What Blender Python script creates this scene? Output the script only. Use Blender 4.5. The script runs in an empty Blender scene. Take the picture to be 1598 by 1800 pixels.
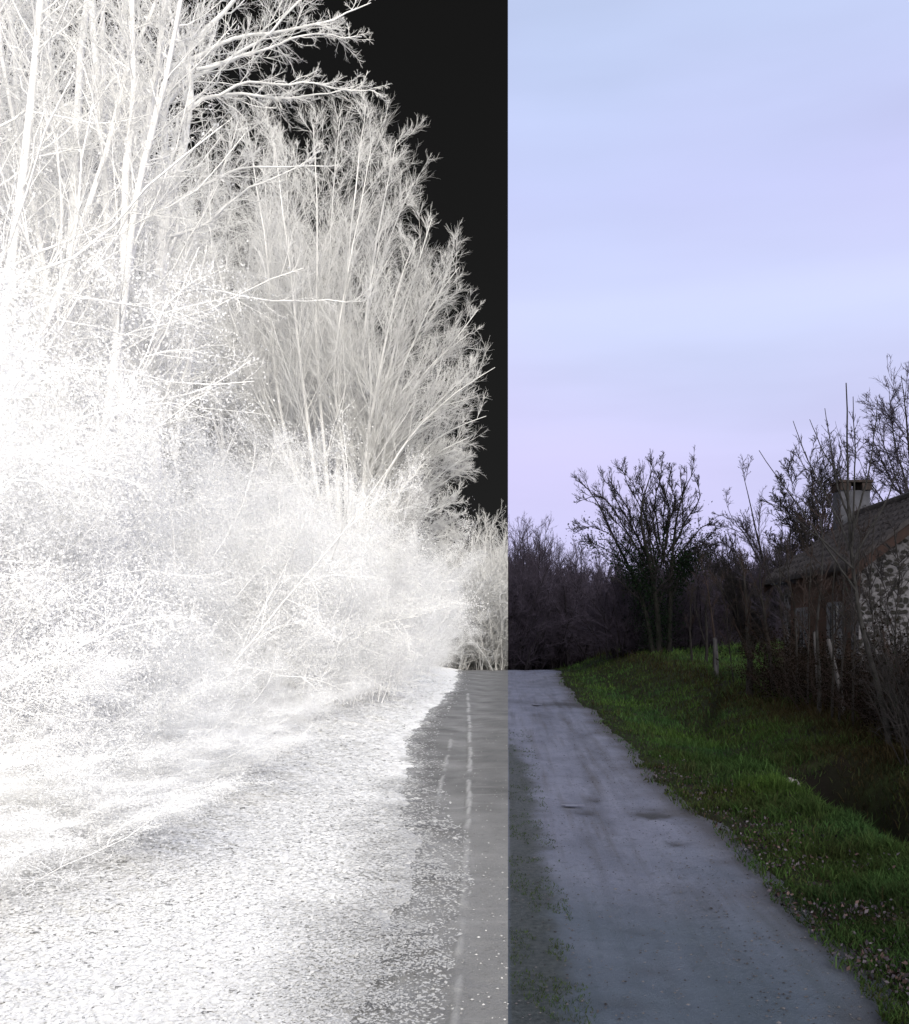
import bpy, math, random
import numpy as np
from math import radians as R

C = bpy.context.scene.collection
SC = bpy.context.scene
F, VX, VY, EYE = 1500.0, 893.0, 1110.0, 1.6      # focal length and horizon, measured on the photograph

# ------------------------------------------------------------------ camera
cam = bpy.data.cameras.new('camera')
cam.sensor_fit = 'HORIZONTAL'; cam.sensor_width = 36.0
cam.lens = F / 1598 * 36
cam.shift_x = -(VX - 799) / 1598
cam.shift_y = (VY - 900) / 1598
cam.clip_start = 0.05; cam.clip_end = 3000
co = bpy.data.objects.new('camera', cam); C.objects.link(co)
co.location = (0, 0, EYE); co.rotation_euler = (R(90), 0, 0)
SC.camera = co
SC.render.engine = 'CYCLES'
SC.cycles.max_bounces = 16; SC.cycles.diffuse_bounces = 14
SC.cycles.use_denoising = True
SC.view_settings.view_transform = 'Standard'
SC.view_settings.look = 'None'
SC.view_settings.exposure = 0.82
SC.view_settings.gamma = 1.0

# ------------------------------------------------------------------ sky and sun
SUN_EL, SUN_AZ = R(26), R(160)                    # azimuth clockwise from +Y: behind the camera, to the right
world = bpy.data.worlds.new('World'); SC.world = world
world.use_nodes = True
nt = world.node_tree; nt.nodes.clear()
def N(t, **k):
    n = nt.nodes.new(t)
    for a, v in k.items(): setattr(n, a, v)
    return n
def math_node(tree, op, a, b=None, c=None, clamp=False):
    n = tree.nodes.new('ShaderNodeMath'); n.operation = op; n.use_clamp = clamp
    for i, v in enumerate((a, b, c)):
        if v is None: continue
        if isinstance(v, (int, float)): n.inputs[i].default_value = v
        else: tree.links.new(v, n.inputs[i])
    return n.outputs[0]
def mix_node(tree, f, a, b):
    n = tree.nodes.new('ShaderNodeMix'); n.data_type = 'RGBA'
    for s, v in ((0, f), (6, a), (7, b)):
        if isinstance(v, (int, float)): n.inputs[s].default_value = v
        elif isinstance(v, tuple): n.inputs[s].default_value = (*v, 1)
        else: tree.links.new(v, n.inputs[s])
    return n.outputs[2]
def ramp_node(tree, f, stops):
    n = tree.nodes.new('ShaderNodeValToRGB')
    e = n.color_ramp.elements
    while len(e) < len(stops): e.new(0.5)
    for el, (p, c) in zip(e, stops):
        el.position = p; el.color = (*c, 1) if isinstance(c, tuple) else (c, c, c, 1)
    tree.links.new(f, n.inputs[0])
    return n.outputs[0]
tc = N('ShaderNodeTexCoord'); sep = N('ShaderNodeSeparateXYZ')
nt.links.new(tc.outputs['Generated'], sep.inputs[0])
sx, sy, sz = sep.outputs
# cloud sheet: long soft streaks over a lavender to pale blue dusk sky
mp = N('ShaderNodeMapping'); mp.inputs['Scale'].default_value = (1.3, 1.3, 8.0); mp.inputs['Location'].default_value = (0.35, 0.1, 0.4)
nt.links.new(tc.outputs['Generated'], mp.inputs[0])
n1 = N('ShaderNodeTexNoise'); n1.inputs['Scale'].default_value = 1.2; n1.inputs['Detail'].default_value = 4; n1.inputs['Roughness'].default_value = .45
nt.links.new(mp.outputs[0], n1.inputs['Vector'])
n2 = N('ShaderNodeTexNoise'); n2.inputs['Scale'].default_value = 1.0; n2.inputs['Detail'].default_value = 2
mp2 = N('ShaderNodeMapping'); mp2.inputs['Scale'].default_value = (1.6, 1.6, 2.2); mp2.inputs['Location'].default_value = (3.1, 0.7, 0.2)
nt.links.new(tc.outputs['Generated'], mp2.inputs[0]); nt.links.new(mp2.outputs[0], n2.inputs['Vector'])
grad = ramp_node(nt, sz, [(0.0, (.55, .53, .84)), (.10, (.62, .605, .95)), (.20, (.66, .65, .99)), (.33, (.65, .69, 1.0)), (.45, (.58, .615, .95)), (.60, (.58, .67, .98)), (.8, (.52, .66, .99))])
hue = ramp_node(nt, n2.outputs[0], [(.35, (1.06, .995, 1.0)), (.65, (1.0, 1.03, 1.0))])
cl = ramp_node(nt, n1.outputs[0], [(.3, .90), (.5, 1.0), (.7, 1.06)])
def mul(a, b):
    n = N('ShaderNodeMix'); n.data_type = 'RGBA'; n.blend_type = 'MULTIPLY'; n.inputs[0].default_value = 1
    nt.links.new(a, n.inputs[6]); nt.links.new(b, n.inputs[7]); return n.outputs[2]
dusk = mul(mul(grad, hue), cl)
# the half of the sky behind the viewer is an unseen, brighter neutral fill added to light the pale left side; the quarter ahead on the left is night black
back = math_node(nt, 'SMOOTH_MAX', math_node(nt, 'MULTIPLY_ADD', sy, -1.4, -.05), 0.0, .05, clamp=True)
dusk = mix_node(nt, back, dusk, (2.95, 2.8, 2.56))
night = math_node(nt, 'MULTIPLY', math_node(nt, 'LESS_THAN', sx, 0.0), math_node(nt, 'GREATER_THAN', sy, -0.05))
night_col = ramp_node(nt, sz, [(0.0, .017), (.35, .012), (.6, .0090)])
cloud_and_fill_col = mix_node(nt, night, dusk, night_col)
bg_cloud_and_fill = N('ShaderNodeBackground'); nt.links.new(cloud_and_fill_col, bg_cloud_and_fill.inputs[0]); bg_cloud_and_fill.inputs[1].default_value = 0.552
sky = N('ShaderNodeTexSky'); sky.sky_type = 'NISHITA'; sky.sun_disc = False
sky.sun_elevation = SUN_EL; sky.sun_rotation = SUN_AZ
bg_air = N('ShaderNodeBackground'); bg_air.inputs[1].default_value = 0.05
thin = mix_node(nt, night, (.10, .09, .07), (0.0, 0.0, 0.0))     # only a little clear air shows through the cloud
nt.links.new(mul(sky.outputs[0], thin), bg_air.inputs[0])
ad = N('ShaderNodeAddShader'); nt.links.new(bg_cloud_and_fill.outputs[0], ad.inputs[0]); nt.links.new(bg_air.outputs[0], ad.inputs[1])
wo = N('ShaderNodeOutputWorld'); nt.links.new(ad.outputs[0], wo.inputs[0])

sl = bpy.data.lights.new('sun', 'SUN'); sl.energy = 1.5; sl.angle = R(35); sl.color = (1, .95, .84)
so = bpy.data.objects.new('sun', sl); C.objects.link(so)
so.rotation_euler = (R(90) - SUN_EL, 0, R(180) - SUN_AZ)
so.location = (10, -10, 20)

# ------------------------------------------------------------------ helpers
def prop(o, label=None, cat=None, group=None, kind=None):
    if label: o['label'] = label
    if cat: o['category'] = cat
    if group: o['group'] = group
    if kind: o['kind'] = kind
    return o
def px(x, y, Y):                                   # photograph pixel at depth Y -> point
    return np.array([(x - VX) / F * Y, Y, EYE + (VY - y) / F * Y])
def new_mesh(name, V, Q, mat, smooth=True, attr=None, T=None):
    """V (n,3), Q quads (m,4), optional tris T."""
    me = bpy.data.meshes.new(name)
    V = np.ascontiguousarray(V, dtype=np.float32)
    Q = np.asarray(Q, dtype=np.int32).reshape(-1, 4)
    T = np.zeros((0, 3), np.int32) if T is None else np.asarray(T, dtype=np.int32).reshape(-1, 3)
    me.vertices.add(len(V)); me.vertices.foreach_set('co', V.ravel())
    nl = Q.size + T.size
    me.loops.add(nl); me.loops.foreach_set('vertex_index', np.concatenate([Q.ravel(), T.ravel()]).astype(np.int32))
    me.polygons.add(len(Q) + len(T))
    st = np.concatenate([np.arange(len(Q)) * 4, Q.size + np.arange(len(T)) * 3]).astype(np.int32)
    me.polygons.foreach_set('loop_start', st)
    me.polygons.foreach_set('use_smooth', np.full(len(Q) + len(T), smooth, dtype=bool))
    if attr:
        for k, v in attr.items():
            v = np.asarray(v, np.float32)
            if v.ndim == 1:
                a = me.attributes.new(k, 'FLOAT', 'POINT'); a.data.foreach_set('value', v)
            else:
                a = me.attributes.new(k, 'FLOAT_COLOR', 'POINT')
                a.data.foreach_set('color', np.concatenate([v, np.ones((len(v), 1), np.float32)], 1).ravel())
    me.update(calc_edges=True)
    if mat: me.materials.append(mat)
    return me
def link(name, me, parent=None):
    o = bpy.data.objects.new(name, me); C.objects.link(o)
    if parent: o.parent = parent
    return o
def empty(name, loc=(0, 0, 0)):
    o = bpy.data.objects.new(name, None); C.objects.link(o); o.location = loc; o.empty_display_size = .2
    return o
def copy_tree(o, parent=None):
    c = o.copy(); C.objects.link(c); c.parent = parent
    for ch in list(o.children): copy_tree(ch, c)
    return c
def nrm(a):
    return a / np.maximum(np.linalg.norm(a, axis=-1, keepdims=True), 1e-9)
def tubes(pts, rad, sides):
    """pts (N,n,3), rad (N,n) -> verts, quads"""
    Nn, n, _ = pts.shape
    t = np.empty_like(pts); t[:, 1:-1] = pts[:, 2:] - pts[:, :-2]; t[:, 0] = pts[:, 1] - pts[:, 0]; t[:, -1] = pts[:, -1] - pts[:, -2]
    t = nrm(t)
    ref = np.where(np.abs(t[:, :1, 2:3]) > .9, np.array([1., 0, 0]), np.array([0, 0, 1.]))
    u = nrm(np.cross(t, np.broadcast_to(ref, t.shape))); v = np.cross(t, u)
    a = np.arange(sides) * 2 * math.pi / sides
    V = pts[:, :, None] + rad[:, :, None, None] * (u[:, :, None] * np.cos(a)[None, None, :, None] + v[:, :, None] * np.sin(a)[None, None, :, None])
    base = (np.arange(Nn) * n * sides)[:, None, None] + (np.arange(n - 1) * sides)[None, :, None]
    j = np.arange(sides)[None, None]; k = (j + 1) % sides
    Q = np.stack([base + j, base + k, base + sides + k, base + sides + j], -1).reshape(-1, 4)
    return V.reshape(-1, 3), Q
def merge(parts):
    Vs, Qs, o = [], [], 0
    for V, Q in parts:
        Vs.append(V); Qs.append(Q + o); o += len(V)
    return np.concatenate(Vs), np.concatenate(Qs)
def extend(rng, P, D, L, r, n, wander, up, tip):
    """grow N branches from P along D"""
    Nn = len(P); pts = np.empty((Nn, n + 1, 3)); pts[:, 0] = P; d = nrm(D); p = P.copy()
    for i in range(n):
        d = nrm(d + rng.normal(0, wander, (Nn, 3)) + np.array([0, 0, up]))
        p = p + d * (L / n)[:, None]; pts[:, i + 1] = p
    rad = r[:, None] * np.linspace(1, tip, n + 1)[None]
    return pts, rad
def spawn(rng, pts, rad, k, t0, t1, ang, sd, ratio, rr, rmin, fall=.6):
    """k children per parent: start, direction, length, radius"""
    Nn, n, _ = pts.shape
    t = rng.uniform(t0, t1, (Nn, k)); f = t * (n - 1); i = np.minimum(f.astype(int), n - 2); w = (f - i)[..., None]
    ar = np.arange(Nn)[:, None]
    a, b = pts[ar, i], pts[ar, i + 1]
    P = a + (b - a) * w; T = nrm(b - a)
    q = nrm(np.cross(T, rng.normal(0, 1, T.shape)))
    th = np.clip(rng.normal(ang, sd, (Nn, k)), .15, 2.2)[..., None]
    D = T * np.cos(th) + q * np.sin(th)
    Lp = np.linalg.norm(np.diff(pts, axis=1), axis=2).sum(1)[:, None]
    L = Lp * ratio * (1.1 - fall * t) * rng.uniform(.55, 1.2, (Nn, k))
    rp = rad[ar, i] * (1 - w[..., 0]) + rad[ar, i + 1] * w[..., 0]
    r = np.maximum(rp * rr * rng.uniform(.75, 1.1, (Nn, k)), rmin)
    return P.reshape(-1, 3), D.reshape(-1, 3), L.ravel(), r.ravel()
def resample(poly, n):
    poly = np.asarray(poly, float)
    s = np.concatenate([[0], np.cumsum(np.linalg.norm(np.diff(poly, axis=0), axis=1))])
    u = np.linspace(0, s[-1], n)
    out = np.stack([np.interp(u, s, poly[:, c]) for c in range(3)], 1)
    for _ in range(2): out[1:-1] = (out[:-2] + 2 * out[1:-1] + out[2:]) / 4
    return out
def leaves(rng, P, size, droop=0.0, aspect=.55):
    """one small folded leaf (diamond quad) at each point"""
    n = len(P); s = size * rng.uniform(.6, 1.35, n)[:, None]
    a = nrm(rng.normal(0, 1, (n, 3)) - np.array([0, 0, droop])); b = nrm(np.cross(a, rng.normal(0, 1, (n, 3))))
    c = np.cross(a, b)
    V = np.stack([P, P + a * s * .5 + b * s * aspect * .5 + c * s * .1, P + a * s, P + a * s * .5 - b * s * aspect * .5 + c * s * .1], 1).reshape(-1, 3)
    return V, np.arange(n * 4).reshape(-1, 4)
def along(rng, pts, k, jit):
    Nn, n, _ = pts.shape
    t = rng.uniform(.1, 1, (Nn, k)) * (n - 1); i = np.minimum(t.astype(int), n - 2); w = (t - i)[..., None]; ar = np.arange(Nn)[:, None]
    P = pts[ar, i] * (1 - w) + pts[ar, i + 1] * w
    return (P + rng.normal(0, jit, P.shape)).reshape(-1, 3)
def sstep(a, b, x):
    t = np.clip((x - a) / (b - a), 0, 1); return t * t * (3 - 2 * t)
_vr = np.random.default_rng(5)
_k = [(_vr.uniform(-1, 1, 2), _vr.uniform(0, 6.28)) for _ in range(14)]
def wob(X, Y, sc):
    """smooth pseudo noise, about -1..1"""
    s = 0
    for q, ((a, b), c) in enumerate(_k):
        f = (1 + q * .45) / sc
        s = s + np.sin(X * a * f * 3 + Y * b * f * 3 + c + q) / (1 + q * .35)
    return s / 3.2

# ------------------------------------------------------------------ terrain height
def h(X, Y):
    X = np.asarray(X, float); Y = np.asarray(Y, float)
    d = np.clip(Y - 33, 0, 17); z = -.0045 * d * d - .13 * np.clip(Y - 50, 0, 15)
    z = z + sstep(72, 150, Y) * (6.2 + .9 * wob(X, Y * 0, 22)) + sstep(150, 400, Y) * 16
    falloff = 1 - .75 * sstep(34, 55, Y)
    A = .42 + .42 * sstep(12, 31, Y)
    right = A * sstep(2.2, 5.0, X) + .35 * sstep(5, 15, X)
    ditch = 1.1 * np.exp(-((X - 3.3 - .12 * wob(Y, Y * 0, 1.5)) / .34) ** 2) * (1 - sstep(8.7, 9.5, Y))
    swale = .14 * np.exp(-((X - 2.9) / .5) ** 2) * sstep(9, 11, Y) * (1 - sstep(24, 30, Y))
    lx = 3.25 + (Y - 14) * .33
    furrow = .30 * np.exp(-((X - lx) / .16) ** 2) * sstep(13.2, 14.2, Y) * (1 - sstep(17, 18.2, Y))
    bank = .12 * np.exp(-((X - 2.55) / .35) ** 2) * (1 - sstep(8.5, 11, Y))
    left = .22 * sstep(1.8, 3.8, -X) + .5 * sstep(4, 12, -X)
    z = z + np.where(X > 0, (right - swale - furrow) * falloff - ditch + bank, left * falloff)
    off = sstep(1.75, 2.4, np.abs(X))
    z = z + off * (.035 * wob(X, Y, 1.1) + .02 * wob(Y + 7, X, .37)) * (1 - sstep(60, 120, Y))
    return z
EDGE_R = lambda Y: 1.66 + .06 * (1 - sstep(3, 6, Y)) + .10 * wob(Y, Y * 0 + 3, 1.6) + .04 * wob(Y, Y * 0, .35) + .42 * sstep(24, 36, Y)
EDGE_L = lambda Y: -(.62 + .9 * sstep(3.5, 15, Y) + .12 * wob(Y, Y * 0 + 9, 1.3) + .06 * wob(Y, Y * 0 + 2, .4) + .5 * sstep(24, 36, Y))

# ------------------------------------------------------------------ materials
def mat(name):
    m = bpy.data.materials.new(name); m.use_nodes = True
    t = m.node_tree; b = t.nodes['Principled BSDF']
    b.inputs['Roughness'].default_value = .85; b.inputs['Specular IOR Level'].default_value = .2
    return m, t, b
def noise(t, scale, detail=3, vec=None, rough=.5):
    n = t.nodes.new('ShaderNodeTexNoise'); n.inputs['Scale'].default_value = scale; n.inputs['Detail'].default_value = detail; n.inputs['Roughness'].default_value = rough
    if vec is not None: t.links.new(vec, n.inputs['Vector'])
    return n.outputs[0]
def geo_pos(t):
    return t.nodes.new('ShaderNodeNewGeometry').outputs['Position']
def stretch(t, vec, sc):
    m = t.nodes.new('ShaderNodeMapping'); m.inputs['Scale'].default_value = sc; t.links.new(vec, m.inputs[0]); return m.outputs[0]
def bump(t, b, height, strength, dist):
    n = t.nodes.new('ShaderNodeBump'); n.inputs['Strength'].default_value = strength; n.inputs['Distance'].default_value = dist
    t.links.new(height, n.inputs['Height']); t.links.new(n.outputs[0], b.inputs['Normal'])
def two_tone(name, c1, c2, scale, rough=.85, spec=.2, lo=.35, hi=.65, sc=(1, 1, 1), obj=False, bmp=0):
    m, t, b = mat(name)
    vec = t.nodes.new('ShaderNodeTexCoord').outputs['Object'] if obj else geo_pos(t)
    f = noise(t, scale, 4, stretch(t, vec, sc))
    t.links.new(ramp_node(t, f, [(lo, c1), (hi, c2)]), b.inputs['Base Color'])
    b.inputs['Roughness'].default_value = rough; b.inputs['Specular IOR Level'].default_value = spec
    if bmp: bump(t, b, f, .6, bmp)
    return m
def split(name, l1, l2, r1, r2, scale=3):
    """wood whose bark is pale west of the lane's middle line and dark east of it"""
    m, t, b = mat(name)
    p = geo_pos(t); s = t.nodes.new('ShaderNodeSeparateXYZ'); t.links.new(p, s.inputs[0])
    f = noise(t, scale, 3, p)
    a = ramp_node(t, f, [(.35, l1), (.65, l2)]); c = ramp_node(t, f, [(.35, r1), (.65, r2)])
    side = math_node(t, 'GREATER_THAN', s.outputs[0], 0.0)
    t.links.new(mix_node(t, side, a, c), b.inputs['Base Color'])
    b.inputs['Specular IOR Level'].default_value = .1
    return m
def leafy(name, c1, c2, scale, trans=.35):
    m, t, b = mat(name)
    f = noise(t, scale, 3, geo_pos(t))
    col = ramp_node(t, f, [(.35, c1), (.65, c2)])
    d = t.nodes.new('ShaderNodeBsdfDiffuse'); tr = t.nodes.new('ShaderNodeBsdfTranslucent'); mx = t.nodes.new('ShaderNodeMixShader')
    mx.inputs[0].default_value = trans
    t.links.new(col, d.inputs[0]); t.links.new(col, tr.inputs[0]); t.links.new(d.outputs[0], mx.inputs[1]); t.links.new(tr.outputs[0], mx.inputs[2])
    t.links.new(mx.outputs[0], t.nodes['Material Output'].inputs[0])
    return m
g3 = lambda v: (v, v, v)
M = {}
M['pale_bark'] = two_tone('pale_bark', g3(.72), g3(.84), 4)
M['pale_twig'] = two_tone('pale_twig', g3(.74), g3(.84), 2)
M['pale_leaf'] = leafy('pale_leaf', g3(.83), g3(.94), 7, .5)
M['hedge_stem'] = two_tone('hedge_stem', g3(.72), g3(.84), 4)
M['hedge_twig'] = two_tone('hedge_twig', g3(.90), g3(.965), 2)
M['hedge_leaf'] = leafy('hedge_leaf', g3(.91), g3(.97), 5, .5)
M['grey_bark'] = two_tone('grey_bark', g3(.66), g3(.75), 3)  # distance haze put into the colour: greyer than the near pale trees
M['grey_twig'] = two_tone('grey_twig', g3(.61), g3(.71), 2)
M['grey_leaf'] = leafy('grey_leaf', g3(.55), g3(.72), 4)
M['wood_bark'] = split('wood_bark', g3(.50), g3(.57), (0.0090, 0.0075, 0.0105), (0.0150, 0.0135, 0.0173))  # left-hand greys of bark and twig carry painted distance haze
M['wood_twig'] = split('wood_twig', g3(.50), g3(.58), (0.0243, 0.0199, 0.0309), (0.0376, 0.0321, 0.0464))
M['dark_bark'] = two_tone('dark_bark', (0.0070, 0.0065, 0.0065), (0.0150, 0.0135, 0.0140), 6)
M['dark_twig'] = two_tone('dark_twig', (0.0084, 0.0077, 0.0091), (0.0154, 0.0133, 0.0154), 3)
M['ivy'] = leafy('ivy', (0.0048, 0.0096, 0.0064), (0.0112, 0.0208, 0.0112), 4, .2)
M['ivy_bark'] = two_tone('ivy_bark', (0.0048, 0.0048, 0.0048), (0.0112, 0.0104, 0.0104), 6)
M['brown_twig'] = two_tone('brown_twig', (0.0095, 0.0076, 0.0072), (0.0231, 0.0144, 0.0136), 3)
M['brown_leaf'] = leafy('brown_leaf', (0.0046, 0.0048, 0.0038), (0.0139, 0.0102, 0.0082), 3, .2)
M['silver_bark'] = two_tone('silver_bark', (0.0065, 0.0062, 0.0065), (0.0198, 0.0194, 0.0209), 14)
M['lilac_twig'] = two_tone('lilac_twig', (0.0240, 0.0216, 0.0336), (0.0360, 0.0312, 0.0480), 2)
M['post_wood'] = two_tone('post_wood', (0.0275, 0.0275, 0.0313), (0.0688, 0.0661, 0.0734), 20, sc=(1, 1, .15))

# ------------------------------------------------------------------ ground sheet
def axis(segs):
    out = []
    for a, b, n in segs: out.append(np.linspace(a, b, n, endpoint=False))
    return np.concatenate(out + [np.array([segs[-1][1]])])
gx = axis([(-900, -60, 14), (-60, -14, 24), (-14, -5, 45), (-5, 6, 180), (6, 14, 45), (14, 60, 24), (60, 900, 14)])
gy = axis([(-60, 2, 25), (2, 20, 260), (20, 42, 160), (42, 80, 60), (80, 200, 40), (200, 1500, 14)])
GX, GY = np.meshgrid(gx, gy)
GZ = h(GX, GY)
er, elf = EDGE_R(GY), EDGE_L(GY)
inside = sstep(-.10, .10, er - GX) * sstep(-.10, .10, GX - elf) * (GY < 46)
GZ = GZ - .07 * inside + .02
nx = len(gx)
idx = np.arange(GX.size).reshape(GX.shape)
Q = np.stack([idx[:-1, :-1], idx[:-1, 1:], idx[1:, 1:], idx[1:, :-1]], -1).reshape(-1, 4)
m, t, b = mat('ground')
p = geo_pos(t); s = t.nodes.new('ShaderNodeSeparateXYZ'); t.links.new(p, s.inputs[0])
fa = noise(t, 22, 6, p, .7); fb = noise(t, 1.3, 3, p); fc = noise(t, 5, 4, p, .6)
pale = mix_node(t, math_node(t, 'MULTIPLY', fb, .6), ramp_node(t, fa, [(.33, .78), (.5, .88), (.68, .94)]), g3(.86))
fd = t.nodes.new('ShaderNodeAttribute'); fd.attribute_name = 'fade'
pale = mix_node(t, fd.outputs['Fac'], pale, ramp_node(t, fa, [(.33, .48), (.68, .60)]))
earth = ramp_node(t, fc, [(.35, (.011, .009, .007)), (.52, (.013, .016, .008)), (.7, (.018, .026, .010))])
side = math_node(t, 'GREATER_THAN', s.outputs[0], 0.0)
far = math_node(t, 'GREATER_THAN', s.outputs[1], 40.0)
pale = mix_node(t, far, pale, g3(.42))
mu = t.nodes.new('ShaderNodeAttribute'); mu.attribute_name = 'ditch_shade'
earth = mix_node(t, mu.outputs['Fac'], earth, (.005, .0045, .004))  # shade of the hollow painted into the ditch earth as near-black
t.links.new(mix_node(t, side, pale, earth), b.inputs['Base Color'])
b.inputs['Specular IOR Level'].default_value = .05
bump(t, b, fa, .5, .03)
o = link('ground', new_mesh('ground', np.stack([GX, GY, GZ], -1).reshape(-1, 3), Q, m, attr={'ditch_shade': (np.exp(-((GX - 3.30) / .36) ** 4) * (GY < 9.4)).ravel(), 'fade': sstep(-.75 + .6 * sstep(6, 11, GY), .15, GX - EDGE_L(GY) + .2 * wob(GX, GY, .6)).ravel()})); prop(o, 'leafy pale bank and dark grassy bank either side of the gravel lane', 'ground', kind='structure')

# ------------------------------------------------------------------ lane
lx_ = np.linspace(-2.6, 2.4, 190)
ly_ = np.concatenate([np.linspace(-20, 2.6, 20, endpoint=False), np.geomspace(2.6, 46, 520)])
LX, LY = np.meshgrid(lx_, ly_)
rng = np.random.default_rng(11)
def gp(x, y): d = EYE * F / (y - VY); return (x - VX) / F * d, d        # pixel on flat ground
def line_mask(points, w):
    P = np.array([gp(*q) for q in points]); xs = np.interp(LY, P[::-1, 1], P[::-1, 0])
    ok = (LY > P[:, 1].min() - .3) & (LY < P[:, 1].max())
    return np.exp(-((LX - xs - (.008 + .001 * LY) * wob(LY, LX * 0, .6) - .003 * wob(LY, LX * 0, .09)) / w) ** 2) * ok
gap = .25 + .75 * sstep(-.45, .1, wob(LY, LX * 0 + 4, .42))
ridge1 = line_mask([(822, 1220), (826, 1290), (826, 1350), (823, 1420), (822, 1480), (816, 1560), (808, 1660), (804, 1720), (800, 1790), (796, 1810)], .013 + .005 * LY / 4 + .006 * wob(LY, LX * 0 + 2, .3)) * gap
ridge2 = line_mask([(795, 1290), (786, 1330), (775, 1380), (765, 1420), (750, 1490), (735, 1560), (715, 1640), (700, 1720), (683, 1800)], .013 + .005 * LY / 4 + .006 * wob(LY, LX * 0 + 2, .3)) * (.2 + .8 * sstep(-.4, .1, wob(LY, LX * 0 + 8, .5))) * .75
ridge3 = .8 * line_mask([(893, 1255), (870, 1262), (840, 1266)], .08) * 0
lz = h(LX, LY)
lz = lz + .005 * wob(LX * 1.2, LY * .5, .6) + .004 * wob(LX, LY, .12) + .02 * (ridge1 + ridge2)
# wheel tracks
lz = lz - .022 * np.exp(-((LX - .78) / .28) ** 2) - .022 * np.exp(-((LX + .62) / .25) ** 2)
dirt = np.zeros_like(LX)
def spot(x, y, wx, wy, a):
    X0, Y0 = gp(x, y); sx_ = wx / F * Y0; sy_ = wy / F * Y0 * Y0 / EYE
    return a * np.exp(-((LX - X0) / sx_) ** 2 - ((LY - Y0) / sy_) ** 2) * (1.0 + .5 * wob(LX, LY, .16))
for q in [(985, 1236, 45, 5, .8), (1020, 1240, 22, 4, .7), (910, 1233, 30, 4, .4), (955, 1255, 20, 8, .4), (1042, 1400, 16, 6, .6), (1028, 1424, 22, 5, .9), (1140, 1428, 30, 9, 1.0), (1165, 1432, 34, 5, .7), (1190, 1482, 22, 5, .8),
          (1060, 1330, 8, 40, .35), (1015, 1290, 7, 40, .35), (1225, 1440, 30, 20, .4), (1140, 1700, 30, 8, .3), (1110, 1630, 40, 8, .3), (1200, 1560, 30, 10, .25), (960, 1200, 30, 6, .3), (1240, 1590, 40, 20, .3), (1090, 1760, 60, 12, .3)]:
    dirt += spot(*q)
for pts_, w_, a_ in [([(968, 1215), (985, 1245), (1012, 1310), (1048, 1400), (1072, 1450)], .05, .55), ([(1000, 1240), (1035, 1310), (1075, 1380), (1110, 1440)], .04, .35), ([(930, 1225), (948, 1290), (968, 1350)], .04, .3), ([(1090, 1480), (1120, 1560), (1150, 1640), (1180, 1720)], .035, .22)]:
    dirt += a_ * line_mask(pts_, w_) * (.5 + .5 * wob(LX * 3, LY, .5))
lz = lz - .02 * np.clip(dirt, 0, 1)
weed = (LX > 0) * (1 - sstep(-.10, .09, LX - .27 * (1 - sstep(9, 14, LY)) - .07 * wob(LX, LY, .35))) * (1 - sstep(11, 15, LY))
rim = sstep(-.42, .05, LX - EDGE_R(LY) + .10 * wob(LX, LY, .5)) * .8
grit = np.clip(1.3 - sstep(3.2, 9.5, LY) + .25 * wob(LX, LY, .6), 0, 1) * (.5 + .5 * sstep(.1, .6, -LX - .1 * wob(LY, LX, .4)))
grit = np.maximum(grit, .9 * sstep(-.28, -.02, EDGE_L(LY) - LX + .12 * wob(LX, LY, .4)))
idx = np.arange(LX.size).reshape(LX.shape)
Q = np.stack([idx[:-1, :-1], idx[:-1, 1:], idx[1:, 1:], idx[1:, :-1]], -1).reshape(-1, 4)
m, t, b = mat('gravel')
p = geo_pos(t); s = t.nodes.new('ShaderNodeSeparateXYZ'); t.links.new(p, s.inputs[0])
def A(name):
    n = t.nodes.new('ShaderNodeAttribute'); n.attribute_name = name; return n.outputs['Fac']
fine = noise(t, 60, 6, p, .8); streak = noise(t, 1.0, 4, stretch(t, p, (9, .35, 1)), .6); patch = noise(t, 2.2, 5, stretch(t, p, (1, .45, 1)), .6)
cross = noise(t, 1.0, 4, stretch(t, p, (1.4, 9, 1)), .65)
sidev = math_node(t, 'GREATER_THAN', s.outputs[0], 0.0)
pale = ramp_node(t, patch, [(.3, .085), (.55, .118), (.75, .155)])
pale = mix_node(t, math_node(t, 'MULTIPLY', A('grit'), .75), pale, ramp_node(t, fine, [(.3, .33), (.7, .50)]))
pale = mix_node(t, math_node(t, 'MULTIPLY', ramp_node(t, noise(t, 17, 6, p, .75), [(.55, 0.0), (.66, 1.0)]), .4), pale, g3(.10))
pale = mix_node(t, math_node(t, 'MULTIPLY', ramp_node(t, cross, [(.56, 0.0), (.72, 1.0)]), .35), pale, g3(.36))
pale = mix_node(t, ramp_node(t, math_node(t, 'MULTIPLY', A('ridge'), math_node(t, 'ADD', noise(t, 26, 4, p, .7), .45)), [(.15, 0.0), (.75, 1.0)]), pale, g3(.36))
grey = ramp_node(t, patch, [(.3, (.080, .088, .128)), (.5, (.122, .132, .190)), (.7, (.156, .168, .235))])
grey = mix_node(t, ramp_node(t, streak, [(.5, 0.0), (.7, .55)]), grey, (.05, .047, .05))
grey = mix_node(t, math_node(t, 'MULTIPLY', ramp_node(t, fine, [(.52, 0.0), (.68, 1.0)]), .6), grey, (.042, .043, .05))
grey = mix_node(t, math_node(t, 'MULTIPLY', ramp_node(t, noise(t, 17, 6, p, .75), [(.55, 0.0), (.64, 1.0)]), .55), grey, (.034, .036, .044))
grey = mix_node(t, math_node(t, 'MULTIPLY', ramp_node(t, noise(t, 150, 3, p, .6), [(.56, 0.0), (.66, 1.0)]), .6), grey, (.19, .19, .23))
grey = mix_node(t, A('falloff'), grey, (.045, .066, .090))  # vignette darkening painted into the near gravel, with a teal cast
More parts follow.
